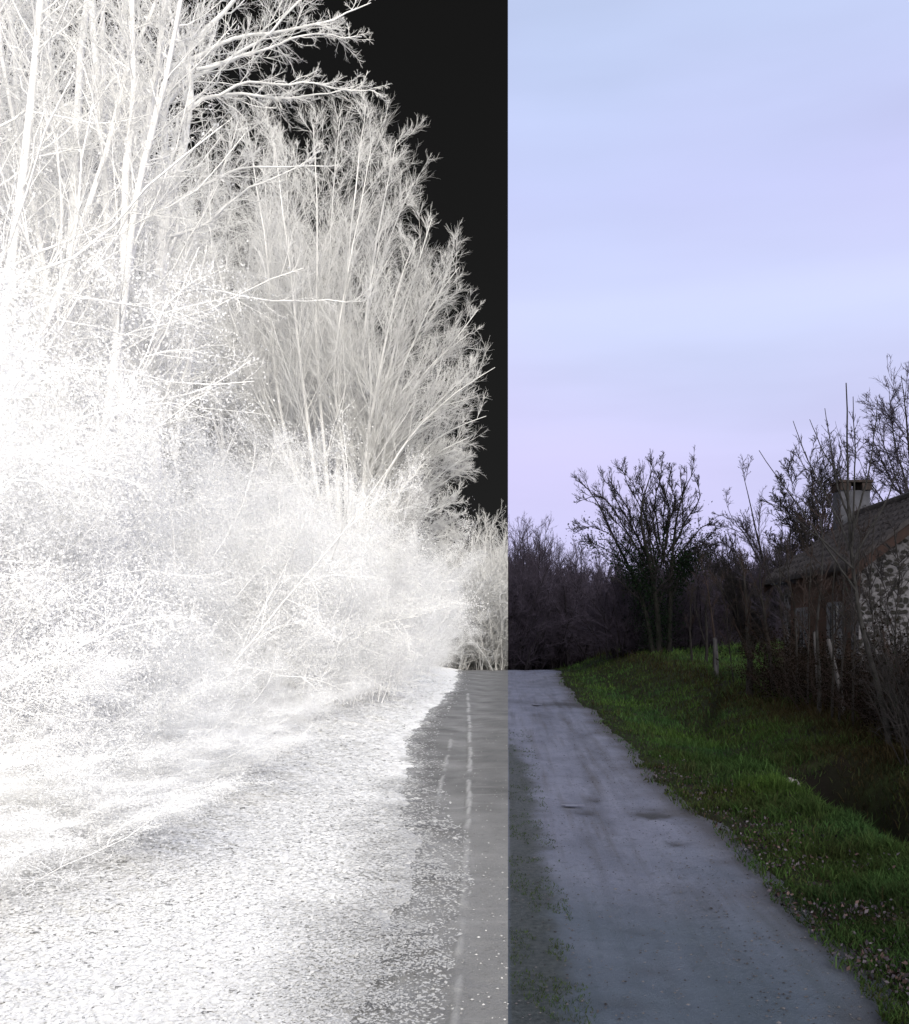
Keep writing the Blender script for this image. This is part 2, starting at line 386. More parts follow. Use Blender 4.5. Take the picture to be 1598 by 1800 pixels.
grey = mix_node(t, A('dirt'), grey, (.018, .018, .018))
grey = mix_node(t, A('rim'), grey, (.036, .033, .035))
grey = mix_node(t, A('weed'), grey, ramp_node(t, noise(t, 30, 4, p, .7), [(.36, (.013, .017, .016)), (.66, (.050, .058, .060))]))
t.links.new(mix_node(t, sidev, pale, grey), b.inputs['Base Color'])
b.inputs['Roughness'].default_value = .75
bump(t, b, fine, .9, .02)
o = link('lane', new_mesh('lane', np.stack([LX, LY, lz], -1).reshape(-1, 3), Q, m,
         attr={'ridge': np.clip(ridge1 + ridge2, 0, 1).ravel(), 'dirt': np.clip(dirt, 0, 1).ravel() * .85, 'weed': np.clip(weed, 0, 1).ravel() * .85, 'falloff': (.75 * (1 - sstep(3.2, 7.5, LY + .6 * wob(LX, LY, 1.1)))).ravel(), 'rim': np.clip(rim, 0, 1).ravel(), 'grit': grit.ravel()}))
prop(o, 'rutted gravel lane running straight up to a low crest', 'lane', kind='structure')
def lane_z(X, Y): return h(X, Y)

# puddles
m, t, b = mat('puddle_water'); b.inputs['Base Color'].default_value = (.08, .085, .11, 1); b.inputs['Roughness'].default_value = .35; b.inputs['Specular IOR Level'].default_value = .25
for x, y, wx, wy, ang in [(1006, 1417, 17, 1.7, 0), (943, 1239, 8, 1.1, 0)]:
    X0, Y0 = gp(x, y); a = np.linspace(0, 2 * math.pi, 29)[:-1]; rr = 1 + .25 * np.sin(3 * a + x) + .15 * np.sin(5 * a + 1)
    ring = np.stack([X0 + np.cos(a) * rr * wx / F * Y0, Y0 + np.sin(a) * rr * wy / F * Y0 * Y0 / EYE, np.full(28, 0.008)], 1)
    V = np.concatenate([ring, [[X0, Y0, .008]]]); T = [(i, (i + 1) % 28, 28) for i in range(28)]
    prop(link('puddle', new_mesh('puddle', V, [], m, T=T)), 'small pale puddle lying in a hollow of the gravel lane', 'puddle', kind='structure')

# ------------------------------------------------------------------ grass, litter (nobody could count them)
def col_attr_mat(name, trans=.3):
    m, t, b = mat(name)
    a = t.nodes.new('ShaderNodeAttribute'); a.attribute_name = 'tint'
    d = t.nodes.new('ShaderNodeBsdfDiffuse'); tr = t.nodes.new('ShaderNodeBsdfTranslucent'); mx = t.nodes.new('ShaderNodeMixShader'); mx.inputs[0].default_value = trans
    t.links.new(a.outputs['Color'], d.inputs[0]); t.links.new(a.outputs['Color'], tr.inputs[0]); t.links.new(d.outputs[0], mx.inputs[1]); t.links.new(tr.outputs[0], mx.inputs[2])
    t.links.new(mx.outputs[0], t.nodes['Material Output'].inputs[0]); return m
def blades(rng, X, Y, Z, L, W, tint):
    n = len(X); P = np.stack([X, Y, Z], 1); a = rng.uniform(0, 6.28, n)
    w = np.stack([np.cos(a), np.sin(a), np.zeros(n)], 1) * W[:, None]
    lean = np.stack([rng.normal(0, .45, n), rng.normal(0, .45, n), np.ones(n)], 1); lean2 = lean + np.stack([rng.normal(0, .7, n), rng.normal(0, .7, n), -.35 * np.ones(n)], 1)
    p1 = P + nrm(lean) * (L * .55)[:, None]; p2 = p1 + nrm(lean2) * (L * .45)[:, None]
    V = np.stack([P - w, P + w, p1 + w * .7, p1 - w * .7, p2], 1).reshape(-1, 3)
    b0 = np.arange(n) * 5
    Q = np.stack([b0, b0 + 1, b0 + 2, b0 + 3], 1); T = np.stack([b0 + 3, b0 + 2, b0 + 4], 1)
    return V, Q, T, np.repeat(tint, 5, 0)
rng = np.random.default_rng(21)
def scatter(n, y0, y1, x0f, x1f):
    # uniform in the picture: density falls with the square of the distance
    Y = 1 / rng.uniform(1 / y1, 1 / y0, n); x0, x1 = x0f(Y), x1f(Y); X = x0 + (x1 - x0) * rng.uniform(0, 1, n)
    return X, Y
X, Y = scatter(300000, 3.0, 46, lambda Y: EDGE_R(Y) - .12, lambda Y: np.minimum(.50 * Y + 1.2, 14))
e = X - EDGE_R(Y)
bare = np.exp(-((X - 3.30) / .38) ** 4) * (Y < 9.3)
thin_ = (.15 + .85 * sstep(-.1, .55, e + .35 * wob(X, Y, .5))) * (1 - .985 * np.clip(bare, 0, 1))
patchy = .45 + .55 * sstep(-.6, .1, wob(X, Y, .8))
keep = rng.uniform(0, 1, len(X)) < thin_ * patchy
X, Y, e = X[keep], Y[keep], e[keep]
n = len(X); v = wob(X, Y, 1.7); v2 = wob(Y, X, .5)
dry = np.clip(.40 + .22 * wob(X + 3, Y, 2.3) + .4 * sstep(3.6, 5, X) * (Y < 13) + .5 * (np.exp(-((X - 4.3) / .5) ** 2)) + .25 * v2 + rng.normal(0, .2, n), 0, 1)
dry = np.clip(dry + .32 * sstep(3.35, 3.6, X) * (Y < 10.5) * (.5 + .5 * wob(X, Y, .8)), 0, 1)
dry *= 1 - .7 * sstep(.2, 1.1, e) * (X < 3)
green = np.stack([.019 + .008 * v, .039 + .012 * v, .012 + 0 * v], 1) * (1.45 + .5 * sstep(3.5, 4.0, X) * (Y < 12) + .85 * sstep(9, 17, Y) + 1.0 * sstep(4.5, 6, X) * sstep(17, 21, Y) + .45 * wob(X, Y, .9))[:, None]
tint = green * (1 - dry[:, None]) + np.array([.030, .024, .014]) * dry[:, None]
tint *= rng.uniform(.55, 1.35, (n, 1)); tint = np.clip(tint, .003, .3)
L = (.045 + .012 * Y ** .5) * rng.uniform(.5, 1.6, n) * (1 + .5 * (X > 4.0)) * (.55 + .45 * sstep(0, .5, e)) * (.7 + .95 * sstep(.1, .55, wob(X, Y + 5, .33))); W = .0022 + .00042 * Y
V, Q, T, tn = blades(rng, X, Y, h(X, Y) + .015, L, W, tint)
o = link('verge_grass', new_mesh('verge_grass', V, Q, col_attr_mat('verge_grass'), attr={'tint': tn}, T=T))
prop(o, 'green winter grass covering the bank beside the lane', 'grass', kind='stuff')
# weeds in the middle of the lane
X = rng.uniform(0.01, .36, 6000); Y = 1 / rng.uniform(1 / 14, 1 / 3, 6000)
cl_ = (wob(X * 2, Y, .45) > .05); X, Y = X[cl_], Y[cl_]; n = len(X)
tint = np.array([.020, .040, .012]) * rng.uniform(.5, 1.6, (n, 1)) + rng.uniform(0, .02, (n, 1)) * np.array([1, .6, .3])
V, Q, T, tn = blades(rng, X, Y, h(X, Y) + 0.0, rng.uniform(.008, .022, n), .001 + .0003 * Y, tint)
prop(link('lane_weeds', new_mesh('lane_weeds', V, Q, col_attr_mat('lane_weeds'), attr={'tint': tn}, T=T)), 'short weeds growing along the middle of the lane', 'weeds', kind='stuff')
# fallen leaves on the edge of the lane, right
X, Y = scatter(9000, 3.2, 10.5, lambda Y: EDGE_R(Y) - .12, lambda Y: EDGE_R(Y) + .75)
keep = rng.uniform(0, 1, len(X)) < sstep(-.35, .5, wob(X * 1.3, Y, .7)) * np.exp(-((X - EDGE_R(Y) - .22) / .3) ** 2); X, Y = X[keep], Y[keep]
P = np.stack([X, Y, h(X, Y) + .03 + rng.uniform(0, .04, len(X))], 1)
V, Q = leaves(rng, P, .026, aspect=.6)
tn = np.repeat(rng.uniform(.2, 1.5, (len(X), 1)) ** 1.5 * np.array([.052, .046, .058]) * np.where(rng.uniform(0, 1, (len(X), 1)) < .3, np.array([1.0, .78, .62]), 1), 4, 0)
prop(link('dead_leaves', new_mesh('dead_leaves', V, Q, col_attr_mat('dead_leaves', .1), attr={'tint': tn})), 'greyish dead leaves strewn along the grassy edge of the lane', 'leaf litter', kind='stuff')
# loose stones on the lane
X, Y = scatter(2600, 3.0, 16, lambda Y: EDGE_L(Y) + .1, lambda Y: EDGE_R(Y))
X[:600] = X[:600] * .25 + EDGE_R(Y[:600]) * .72
n = len(X); r = rng.uniform(.003, .009, n) * (1 + .4 * (rng.uniform(0, 1, n) > .95))
oct_ = np.array([[1, 0, 0], [0, 1, 0], [-1, 0, 0], [0, -1, 0], [0, 0, 1], [.4, .3, -.6]], float)
V = (np.stack([X, Y, h(X, Y) + .002], 1)[:, None] + oct_[None] * r[:, None, None] * rng.uniform(.6, 1.3, (n, 6, 1)) * np.array([1, 1, .6])).reshape(-1, 3)
T = np.concatenate([np.array([[i, (i + 1) % 4, 4], [(i + 1) % 4, i, 5]]) for i in range(4)]); T = (T[None] + (np.arange(n) * 6)[:, None, None]).reshape(-1, 3)
val = rng.uniform(.02, .085, (n, 1)) * np.array([1, .98, 1.1]); val = np.where((X < 0)[:, None], rng.uniform(.16, .55, (n, 1)), val)
prop(link('gravel_stones', new_mesh('gravel_stones', V, [], col_attr_mat('gravel_stones', .02), smooth=False, attr={'tint': np.repeat(val, 6, 0)}, T=T)), 'loose stones scattered on the gravel lane', 'gravel', kind='stuff')
# pale leaf litter on the left bank
X, Y = scatter(620000, 2.8, 30, lambda Y: -.62 * Y - 1, lambda Y: EDGE_L(Y) + .40)
keep = rng.uniform(0, 1, len(X)) < .06 + .94 * sstep(-.1, .8, EDGE_L(Y) - X + .25 + .3 * wob(X, Y, .4)); keep &= X > -12; X, Y = X[keep], Y[keep]
n = len(X); P = np.stack([X, Y, h(X, Y) + (.022 + rng.uniform(0, .018, n))], 1)
Vl = []
a = rng.uniform(0, 6.28, n); s_ = (.0055 + .0017 * Y) * np.where(rng.uniform(0, 1, n) < .06, 1.9, 1) * (1 - .35 * sstep(-.6, .2, X - EDGE_L(Y))) * rng.uniform(.6, 1.4, n)
u = np.stack([np.cos(a), np.sin(a), rng.normal(0, .09, n)], 1) * s_[:, None]; w = np.stack([-np.sin(a), np.cos(a), rng.normal(0, .10, n)], 1) * (s_ * .6)[:, None]
up = np.array([0, 0, 1.]) * (s_ * .07)[:, None]
V = np.stack([P - u, P + w + up, P + u, P - w + up], 1).reshape(-1, 3)
val = np.clip(rng.normal(.87, .045, n), .55, .95); val[rng.uniform(0, 1, n) < .012] = .25; val *= 1 - .34 * sstep(-.75 + .6 * sstep(6, 11, Y), .2, X - EDGE_L(Y) + .2 * wob(X, Y, .6))
prop(link('leaf_litter', new_mesh('leaf_litter', V, np.arange(n * 4).reshape(-1, 4), col_attr_mat('leaf_litter', .35), attr={'tint': np.repeat(np.repeat(val[:, None], 3, 1), 4, 0)})), 'pale leaf litter strewn over the bank between hedge and lane', 'leaf litter', kind='stuff')

# ------------------------------------------------------------------ plant builder
def plant(name, rng, base, rad, levels, wood, twig, split_at=1, leaf=None, leaf_mat=None, leaf_name='foliage', stem_name='trunk', crown_name='branches', sides=(9, 6, 4, 3, 3), xmax=None):
    """base (N,n,3) stems; levels: dicts for spawn/extend. Returns an Empty with trunk, branches (and foliage) children."""
    lev = [(base, rad)]
    for L in levels:
        P, D, l, r = spawn(rng, lev[L.get('src', -1)][0], lev[L.get('src', -1)][1], L['k'], L.get('t0', .25), L.get('t1', 1.0), L['ang'], L.get('sd', .2), L['ratio'], L.get('rr', .5), L.get('rmin', .003), L.get('fall', .6))
        if 'bias' in L: D = nrm(D) + np.asarray(L['bias'])
        l = np.clip(l, 0, L.get('lmax', 99))
        lev.append(extend(rng, P, D, l, r, L.get('n', 4), L.get('wander', .12), L.get('up', .05), L.get('tip', .35)))
        if xmax is not None:                                       # pruned back from the middle of the lane
            ok = lev[-1][0][:, :, 0].max(1) < xmax + rng.normal(0, .12, len(lev[-1][0])); lev[-1] = (lev[-1][0][ok], lev[-1][1][ok])
    root = empty(name)
    def build(group, nm, mt):
        parts = [tubes(p, r, sides[min(i, len(sides) - 1)]) for i, (p, r) in group]
        V, Q = merge(parts); return link(nm, new_mesh(nm, V, Q, mt), root)
    items = list(enumerate(lev))
    build(items[:split_at], stem_name, wood)
    if items[split_at:]: build(items[split_at:], crown_name, twig)
    if leaf:
        k, jit, size, which = leaf[:4]
        P = np.concatenate([along(rng, lev[i][0], k, jit) for i in which])
        if len(leaf) > 4: P = P[leaf[4](P)]
        V, Q = leaves(rng, P, size, .3)
        link(leaf_name, new_mesh(leaf_name, V, Q, leaf_mat, smooth=False), root)
    b0 = base[0, 0]
    if np.hypot(b0[0], b0[1]) > 2:                                  # stand the Empty at the foot of the plant
        root.location = b0
        for ch in root.children: ch.location = -b0
    return root
def guide(pix, depth, n=14, jz=0.0, rng=None):
    """a limb that passes through photograph pixels at its own distance from the lens"""
    pts = []
    d0, d1 = depth if isinstance(depth, tuple) else (depth, depth)
    for i, (x, y) in enumerate(pix):
        pts.append(px(x, y, d0 + (d1 - d0) * i / max(1, len(pix) - 1)))
    return resample(pts, n)
def pole(rng, H, lean=.03, n=14, wander=.05):
    P = np.zeros((1, 3)); pts, _ = extend(rng, P, np.array([[rng.normal(0, lean), rng.normal(0, lean), 1.]]), np.array([H]), np.array([1.]), n, wander, .06, 1)
    return pts
def taper(n, r0, r1, p=.8):
    return (r0 + (r1 - r0) * np.linspace(0, 1, n) ** p)[None]
def place(proto, first, X, Y, rz, sc, label, cat, group, dz=0.0):
    o = proto if first else copy_tree(proto)
    o.location = (X, Y, float(h(X, Y)) - .05 + dz); o.rotation_euler = (0, 0, rz); o.scale = (sc if isinstance(sc, tuple) else (sc, sc, sc))
    prop(o, label, cat, group); return o

# ------------------------------------------------------------------ left: fan-shaped coppice tree over the hedge
rng = np.random.default_rng(31)
stems = [[(600, 1040), (600, 900), (590, 750), (578, 500), (600, 210)], [(590, 1040), (562, 900), (540, 750), (512, 500), (478, 250)], [(610, 1040), (622, 900), (612, 780), (640, 560), (672, 340), (690, 245)],
         [(620, 1040), (640, 900), (660, 740), (722, 570), (782, 475)], [(620, 1040), (642, 850), (700, 705), (785, 610), (835, 540)], [(625, 1040), (655, 880), (722, 765), (800, 690), (868, 650)],
         [(585, 1040), (540, 880), (472, 740), (415, 620), (335, 500)], [(595, 1040), (578, 850), (550, 600), (560, 400), (545, 220)], [(612, 1040), (602, 800), (640, 600), (682, 430), (725, 335)],
         [(580, 1040), (522, 850), (488, 700), (470, 450), (435, 215)], [(640, 1040), (672, 930), (695, 850), (765, 765), (845, 735)], [(640, 1040), (668, 950), (720, 885), (775, 850), (815, 820)],
         [(600, 1040), (575, 860), (530, 640), (500, 400), (505, 260)], [(610, 1040), (615, 860), (580, 650), (620, 420), (655, 240)], [(590, 1040), (548, 860), (455, 680), (385, 470), (360, 330)], [(640, 1040), (680, 960), (730, 930), (790, 915)],
         [(615, 1040), (640, 820), (690, 620), (735, 480), (765, 385)], [(622, 1040), (652, 800), (715, 600), (765, 510), (800, 470)],
         [(640, 1060), (680, 980), (735, 905), (790, 880)], [(645, 1060), (690, 930), (750, 850), (815, 800)], [(645, 1080), (700, 985), (760, 945), (800, 940)], [(640, 1040), (690, 880), (760, 800), (830, 770)], [(630, 1040), (680, 830), (755, 720), (835, 650)],
         [(625, 1040), (670, 800), (740, 650), (820, 590)], [(600, 1040), (590, 800), (600, 560), (628, 330), (640, 210)], [(585, 1040), (545, 800), (490, 580), (460, 400), (455, 260)], [(580, 1040), (505, 820), (430, 700), (370, 600)], [(620, 1040), (648, 760), (692, 530), (732, 425)]]
B = np.concatenate([guide(s, (20.0, 20.0 + rng.uniform(-1.3, 1.3)), 14)[None] for s in stems])
B += np.cumsum(rng.normal(0, .017, B.shape) * np.array([1, 1, .3]), 1)
foot = B[:, 0].mean(0); foot[2] = h(foot[0], foot[1]) - .1
for i in range(len(B)):                                            # bring each stem down to the stool
    a = np.linspace(0, 1, 3)[:, None]; B[i, :3] = (foot + np.array([rng.normal(0, .25), rng.normal(0, .25), 0])) * (1 - a) + B[i, 2] * a
Rd = np.concatenate([taper(14, rng.uniform(.045, .085), .007, .75) for s in stems])
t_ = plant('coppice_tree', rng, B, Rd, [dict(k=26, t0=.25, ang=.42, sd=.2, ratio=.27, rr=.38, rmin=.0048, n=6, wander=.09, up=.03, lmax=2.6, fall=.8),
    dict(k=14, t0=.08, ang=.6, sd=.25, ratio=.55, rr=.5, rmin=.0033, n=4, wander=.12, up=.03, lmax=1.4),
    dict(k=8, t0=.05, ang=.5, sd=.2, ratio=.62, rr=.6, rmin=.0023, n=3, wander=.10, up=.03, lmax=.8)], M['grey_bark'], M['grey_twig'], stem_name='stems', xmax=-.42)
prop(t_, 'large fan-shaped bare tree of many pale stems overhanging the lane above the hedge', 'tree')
for X, Y, rz, sc, lb in [(-6.6, 25.5, 2.2, .95, 'fan-shaped bare tree standing directly behind the one that overhangs the lane'), (-8.4, 22.5, 4.0, .9, 'fan-shaped bare tree between the slender copse trees and the overhanging one'), (-10.5, 29, 1.0, 1.1, 'fan-shaped bare tree deep in the copse')]:
    c_ = copy_tree(t_); c_.location = (X, Y, float(h(X, Y)) - .1); c_.rotation_euler = (0, 0, rz); c_.scale = (sc, sc, sc); prop(c_, lb, 'tree')

# ------------------------------------------------------------------ left: tall forked tree with long arching boughs
rng = np.random.default_rng(32)
D0 = 11.2
limbs = [[(268, 980), (270, 760), (272, 600), (285, 430), (296, 330)], [(296, 335), (282, 210), (300, 120), (360, 40), (440, -40), (560, -120)], [(296, 335), (330, 250), (335, 180), (340, 110), (300, 10), (280, -120)],
         [(288, 400), (250, 300), (225, 200), (235, 80), (200, -60)], [(335, 190), (390, 165), (480, 172), (560, 165), (610, 150)], [(300, 120), (400, 60), (500, 45), (580, 20), (640, -10)],
         [(345, 120), (430, 90), (520, 48), (600, 60), (630, 55)], [(390, 165), (440, 130), (490, 150), (540, 135), (610, 160), (665, 150)], [(282, 210), (330, 130), (400, 105), (470, 70), (520, 20), (570, -40)],
         [(275, 560), (330, 500), (400, 520), (500, 545), (640, 540)], [(290, 380), (350, 320), (420, 300), (500, 290), (560, 290)], [(288, 420), (360, 400), (440, 330), (520, 300), (560, 260)], [(275, 560), (320, 470), (350, 380), (400, 270), (420, 200)],
         [(270, 620), (240, 520), (205, 440), (190, 330), (200, 180)]]
Bl = [guide(s, (D0, D0 + rng.uniform(-1.2, 1.2) * (i > 0)), 14)[None] for i, s in enumerate(limbs)]
r0 = [.105, .055, .06, .05, .026, .032, .024, .02, .03, .022, .022, .024, .024, .03]; r1 = [.075, .012, .014, .012, .006, .007, .006, .005, .008, .005, .006, .006, .006, .008]
B = np.concatenate(Bl); B[1:] += np.cumsum(rng.normal(0, .016, B[1:].shape), 1)
f0 = B[0, 0].copy(); B[0, 0] = (f0[0], f0[1], h(f0[0], f0[1]) - .1)
Rd = np.concatenate([taper(14, a, b_) for a, b_ in zip(r0, r1)])
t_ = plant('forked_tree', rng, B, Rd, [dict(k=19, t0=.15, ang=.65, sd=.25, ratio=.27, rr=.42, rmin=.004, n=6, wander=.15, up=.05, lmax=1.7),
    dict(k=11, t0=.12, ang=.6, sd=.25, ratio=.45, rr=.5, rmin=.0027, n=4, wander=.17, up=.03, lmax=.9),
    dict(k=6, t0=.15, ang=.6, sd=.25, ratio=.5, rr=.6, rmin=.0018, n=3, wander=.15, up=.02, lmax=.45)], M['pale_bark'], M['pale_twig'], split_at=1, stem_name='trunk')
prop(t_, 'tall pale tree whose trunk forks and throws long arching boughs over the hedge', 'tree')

# ------------------------------------------------------------------ left: slender trees of the copse
rng = np.random.default_rng(33)
protos = []
for H, k, seed in ((14, 36, 1), (17, 42, 2), (12.5, 36, 3)):
    r = np.random.default_rng(100 + seed)
    b0 = pole(r, H, .015, wander=.03); n2 = guide_pts = None
    base = [b0]
    for q in range(2):                                             # one or two leaders beside the main stem
        st = b0[0, int(r.integers(3, 7))]
        e_, _ = extend(r, st[None], np.array([[r.normal(0, .12), r.normal(0, .12), 1.]]), np.array([H - st[2]]) * r.uniform(.7, .95), np.array([1.]), 14, .05, .05, 1); base.append(e_)
    base = np.concatenate(base); rd = np.concatenate([taper(15, .08, .010), taper(15, .05, .008), taper(15, .042, .008)])
    protos.append(plant('copse_tree', r, base, rd, [dict(k=k, t0=.16, ang=.85, sd=.25, ratio=.17, rr=.32, rmin=.005, n=6, wander=.12, up=.08, fall=.45, lmax=3.4),
        dict(k=11, t0=.12, ang=.65, sd=.25, ratio=.42, rr=.5, rmin=.0034, n=4, wander=.16, up=.03),
        dict(k=7, t0=.15, ang=.65, sd=.25, ratio=.45, rr=.6, rmin=.003, n=3, wander=.16, up=.04)], M['pale_bark'], M['pale_twig'], split_at=1,
        leaf=(26, .10, .042, (0, 1), lambda P, H=H, r=r: P[:, 2] < H * r.uniform(.25, .95, len(P))), leaf_mat=M['pale_leaf'], leaf_name='ivy'))
spots = [(20, 8.2, 0), (95, 9.0, 1), (160, 8.6, 2), (205, 9.6, 0), (-60, 7.5, 1), (60, 11.5, 1), (130, 12.5, 0), (10, 13.5, 2), (180, 15, 1), (-40, 11, 0), (90, 16, 0),
         (340, 18.5, 2), (30, 18, 1), (140, 19.5, 2), (390, 22, 2), (300, 23, 0), (60, 22, 0), (-30, 20, 1), (180, 25, 0), (350, 27, 2), (440, 27.5, 2), (110, 27, 1), 
         (400, 32, 0), (500, 33, 2), (320, 34, 1), (210, 33, 0), (470, 38, 2), (0, 27, 2), (-110, 9.5, 0), (-150, 13, 2), (560, 36, 2)]
descr = ['slender pale tree dotted with ivy in the copse behind the hedge', 'tall thin pale trunk with ivy in the copse behind the hedge', 'short many-forked pale tree with ivy in the copse behind the hedge']
used = set()
for i, (x, Y, k) in enumerate(spots):
    X = (x - VX) / F * Y
    place(protos[k], k not in used, X, Y, rng.uniform(0, 6.28), rng.uniform(.88, 1.08) * (1.0 if x < 420 else .86), descr[k], 'tree', ('ivy-dotted copse trees', 'tall thin copse trees', 'many-forked copse trees')[k]); used.add(k)

# ------------------------------------------------------------------ left: the hedge of pale shrubs along the bank
rng = np.random.default_rng(34)
shr = []
for seed in range(3):
    r = np.random.default_rng(200 + seed)
    n = 16; a = r.uniform(0, 6.28, n); rr = r.uniform(0, .5, n)
    P = np.stack([np.cos(a) * rr, np.sin(a) * rr, np.zeros(n)], 1); D = np.stack([np.cos(a) * r.uniform(.05, .32, n), np.sin(a) * r.uniform(.05, .32, n), np.ones(n)], 1)
    b0, rd = extend(r, P, D, r.uniform(2.4, 4.6, n), r.uniform(.008, .02, n), 8, .16, .0, .2)
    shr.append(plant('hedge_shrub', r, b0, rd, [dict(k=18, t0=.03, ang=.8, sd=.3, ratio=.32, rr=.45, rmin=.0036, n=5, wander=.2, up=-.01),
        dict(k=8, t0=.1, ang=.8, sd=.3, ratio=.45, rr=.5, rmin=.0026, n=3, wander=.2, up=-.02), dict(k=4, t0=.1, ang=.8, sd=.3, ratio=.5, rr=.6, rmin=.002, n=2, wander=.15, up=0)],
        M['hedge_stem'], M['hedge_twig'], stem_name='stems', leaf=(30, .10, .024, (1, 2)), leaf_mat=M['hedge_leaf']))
hs = []
for i, Y in enumerate([5.6, 6.6, 7.7, 8.9, 10.3, 11.8, 13.5, 15.4, 17.5, 19.8, 22.4, 25.4, 28.8]):
    hs.append((-4.55 + .18 * math.sin(i * 2.1) + (.25 if Y > 18 else 0), Y, rng.uniform(.98, 1.15) * (1 if Y < 20 else .86)))
for i, Y in enumerate([6.2, 8.2, 10.0, 12.4, 15, 18, 21.5, 25.5]):
    hs.append((-6.4 + .3 * math.sin(i * 1.7), Y, rng.uniform(1.1, 1.35)))
for i, Y in enumerate([6.0, 7.3, 8.4, 9.7, 11.2, 12.8, 14.6, 16.8, 19.2, 21.8, 24.6, 27.5]):
    hs.append((-3.95 + .15 * math.sin(i * 2.9), Y, (.7, .7, rng.uniform(.34, .5))))
hs += [(-3.15 - .1 * (i % 2), Y, (.6, .6, .15 + .03 * (i % 3))) for i, Y in enumerate([4.9, 5.4, 5.9, 6.5, 7.1, 7.8, 8.6])]
hs += [(-3.55 + .12 * math.sin(i * 2.3), Y, (.55, .55, rng.uniform(.16, .26))) for i, Y in enumerate([6.2, 6.9, 7.6, 8.3, 9.0, 9.8, 10.6, 11.5, 12.4, 13.4, 14.4])]
hs += [(-3.0, 17.6, (.85, .85, 1.05)), (-3.35, 16.2, (.9, .9, 1.1)), (-3.6, 15.0, 1.12), (-2.95, 19.6, (.85, .85, 1.02)), (-3.4, 18.6, 1.15), (-3.2, 21.5, 1.05), (-3.2, 24, 1.05), (-3.4, 27, 1.0), (-3.2, 30, (.9, .9, .95)), (-3.5, 33, .95), (-3.0, 35.5, (.8, .8, .75)), (-4.2, 36.5, 1.1), (-3.9, 13.6, 1.15), (-4.2, 30.5, 1.15), (-3.9, 32, .8), (-8.2, 9, 1.3), (-8.4, 12, 1.35), (-8.6, 16, 1.4), (-9, 21, 1.4)]
hd = ['dense pale shrub with small leaves in the hedge along the lane', 'pale leafy shrub with drooping twigs in the hedge along the lane', 'twiggy pale shrub in the hedge along the lane']
used = set()
for i, (X, Y, s) in enumerate(hs):
    k = i % 3
    place(shr[k], k not in used, X, Y, rng.uniform(0, 6.28), s, hd[k], 'shrub', ('dense hedge shrubs', 'drooping hedge shrubs', 'twiggy hedge shrubs')[k]); used.add(k)

# ------------------------------------------------------------------ the wood beyond the crest
rng = np.random.default_rng(35)
wood = []
for H, seed in ((9.5, 1), (11, 2), (8.2, 3)):
    r = np.random.default_rng(300 + seed)
    b0 = pole(r, H, .04, wander=.06); base = [b0]
    for q in range(3):
        st = b0[0, int(r.integers(4, 8))]
        e_, _ = extend(r, st[None], np.array([[r.normal(0, .35), r.normal(0, .35), 1.]]), np.array([H - st[2]]) * r.uniform(.65, .95), np.array([1.]), 14, .06, .05, 1); base.append(e_)
    base = np.concatenate(base); rd = np.concatenate([taper(15, .13, .015)] + [taper(15, .06, .012)] * 3)
    wood.append(plant('wood_tree', r, base, rd, [dict(k=32, t0=.10, ang=.6, sd=.2, ratio=.22, rr=.42, rmin=.013, n=5, wander=.12, up=.10, fall=.4),
        dict(k=9, t0=.15, ang=.5, sd=.2, ratio=.5, rr=.55, rmin=.0085, n=3, wander=.13, up=.10), dict(k=5, t0=.2, ang=.5, sd=.2, ratio=.5, rr=.7, rmin=.0055, n=2, wander=.12, up=.08)],
        M['wood_bark'], M['wood_twig'], sides=(7, 4, 3, 3)))
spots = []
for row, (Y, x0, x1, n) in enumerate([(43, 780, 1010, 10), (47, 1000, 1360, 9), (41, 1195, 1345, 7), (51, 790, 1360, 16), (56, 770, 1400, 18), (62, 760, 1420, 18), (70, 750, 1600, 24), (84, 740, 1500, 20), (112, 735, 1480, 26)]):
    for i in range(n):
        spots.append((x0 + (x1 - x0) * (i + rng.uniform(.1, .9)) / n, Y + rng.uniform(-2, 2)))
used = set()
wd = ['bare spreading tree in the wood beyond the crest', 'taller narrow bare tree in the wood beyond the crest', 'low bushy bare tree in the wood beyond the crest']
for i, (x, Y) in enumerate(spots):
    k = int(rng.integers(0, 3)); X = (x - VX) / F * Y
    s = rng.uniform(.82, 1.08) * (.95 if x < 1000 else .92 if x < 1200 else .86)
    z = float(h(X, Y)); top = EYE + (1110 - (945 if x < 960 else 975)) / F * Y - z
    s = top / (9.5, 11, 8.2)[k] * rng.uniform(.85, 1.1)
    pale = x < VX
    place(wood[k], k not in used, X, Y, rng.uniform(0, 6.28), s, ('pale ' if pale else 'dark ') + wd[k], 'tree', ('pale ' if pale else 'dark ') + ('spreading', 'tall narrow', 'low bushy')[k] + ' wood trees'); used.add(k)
# thickets at the foot of the wood
r = np.random.default_rng(320)
n = 26; a = r.uniform(0, 6.28, n); rr = r.uniform(0, 1.2, n)
b0, rd = extend(r, np.stack([np.cos(a) * rr, np.sin(a) * rr, np.zeros(n)], 1), np.stack([np.cos(a) * .35, np.sin(a) * .35, np.ones(n)], 1), r.uniform(1.8, 3.6, n), r.uniform(.02, .035, n), 6, .12, .02, .3)
thick = plant('thicket', r, b0, rd, [dict(k=16, t0=.03, ang=.7, sd=.3, ratio=.4, rr=.5, rmin=.011, n=4, wander=.18, up=.02), dict(k=9, t0=.1, ang=.7, sd=.3, ratio=.5, rr=.6, rmin=.009, n=2, wander=.15, up=.02)], M['wood_bark'], M['wood_twig'], stem_name='stems')
th = [(1092, 31.5), (1125, 31), (1160, 31.8), (1195, 32.5), (1232, 33), (1270, 36), (1310, 37), (1340, 36)]
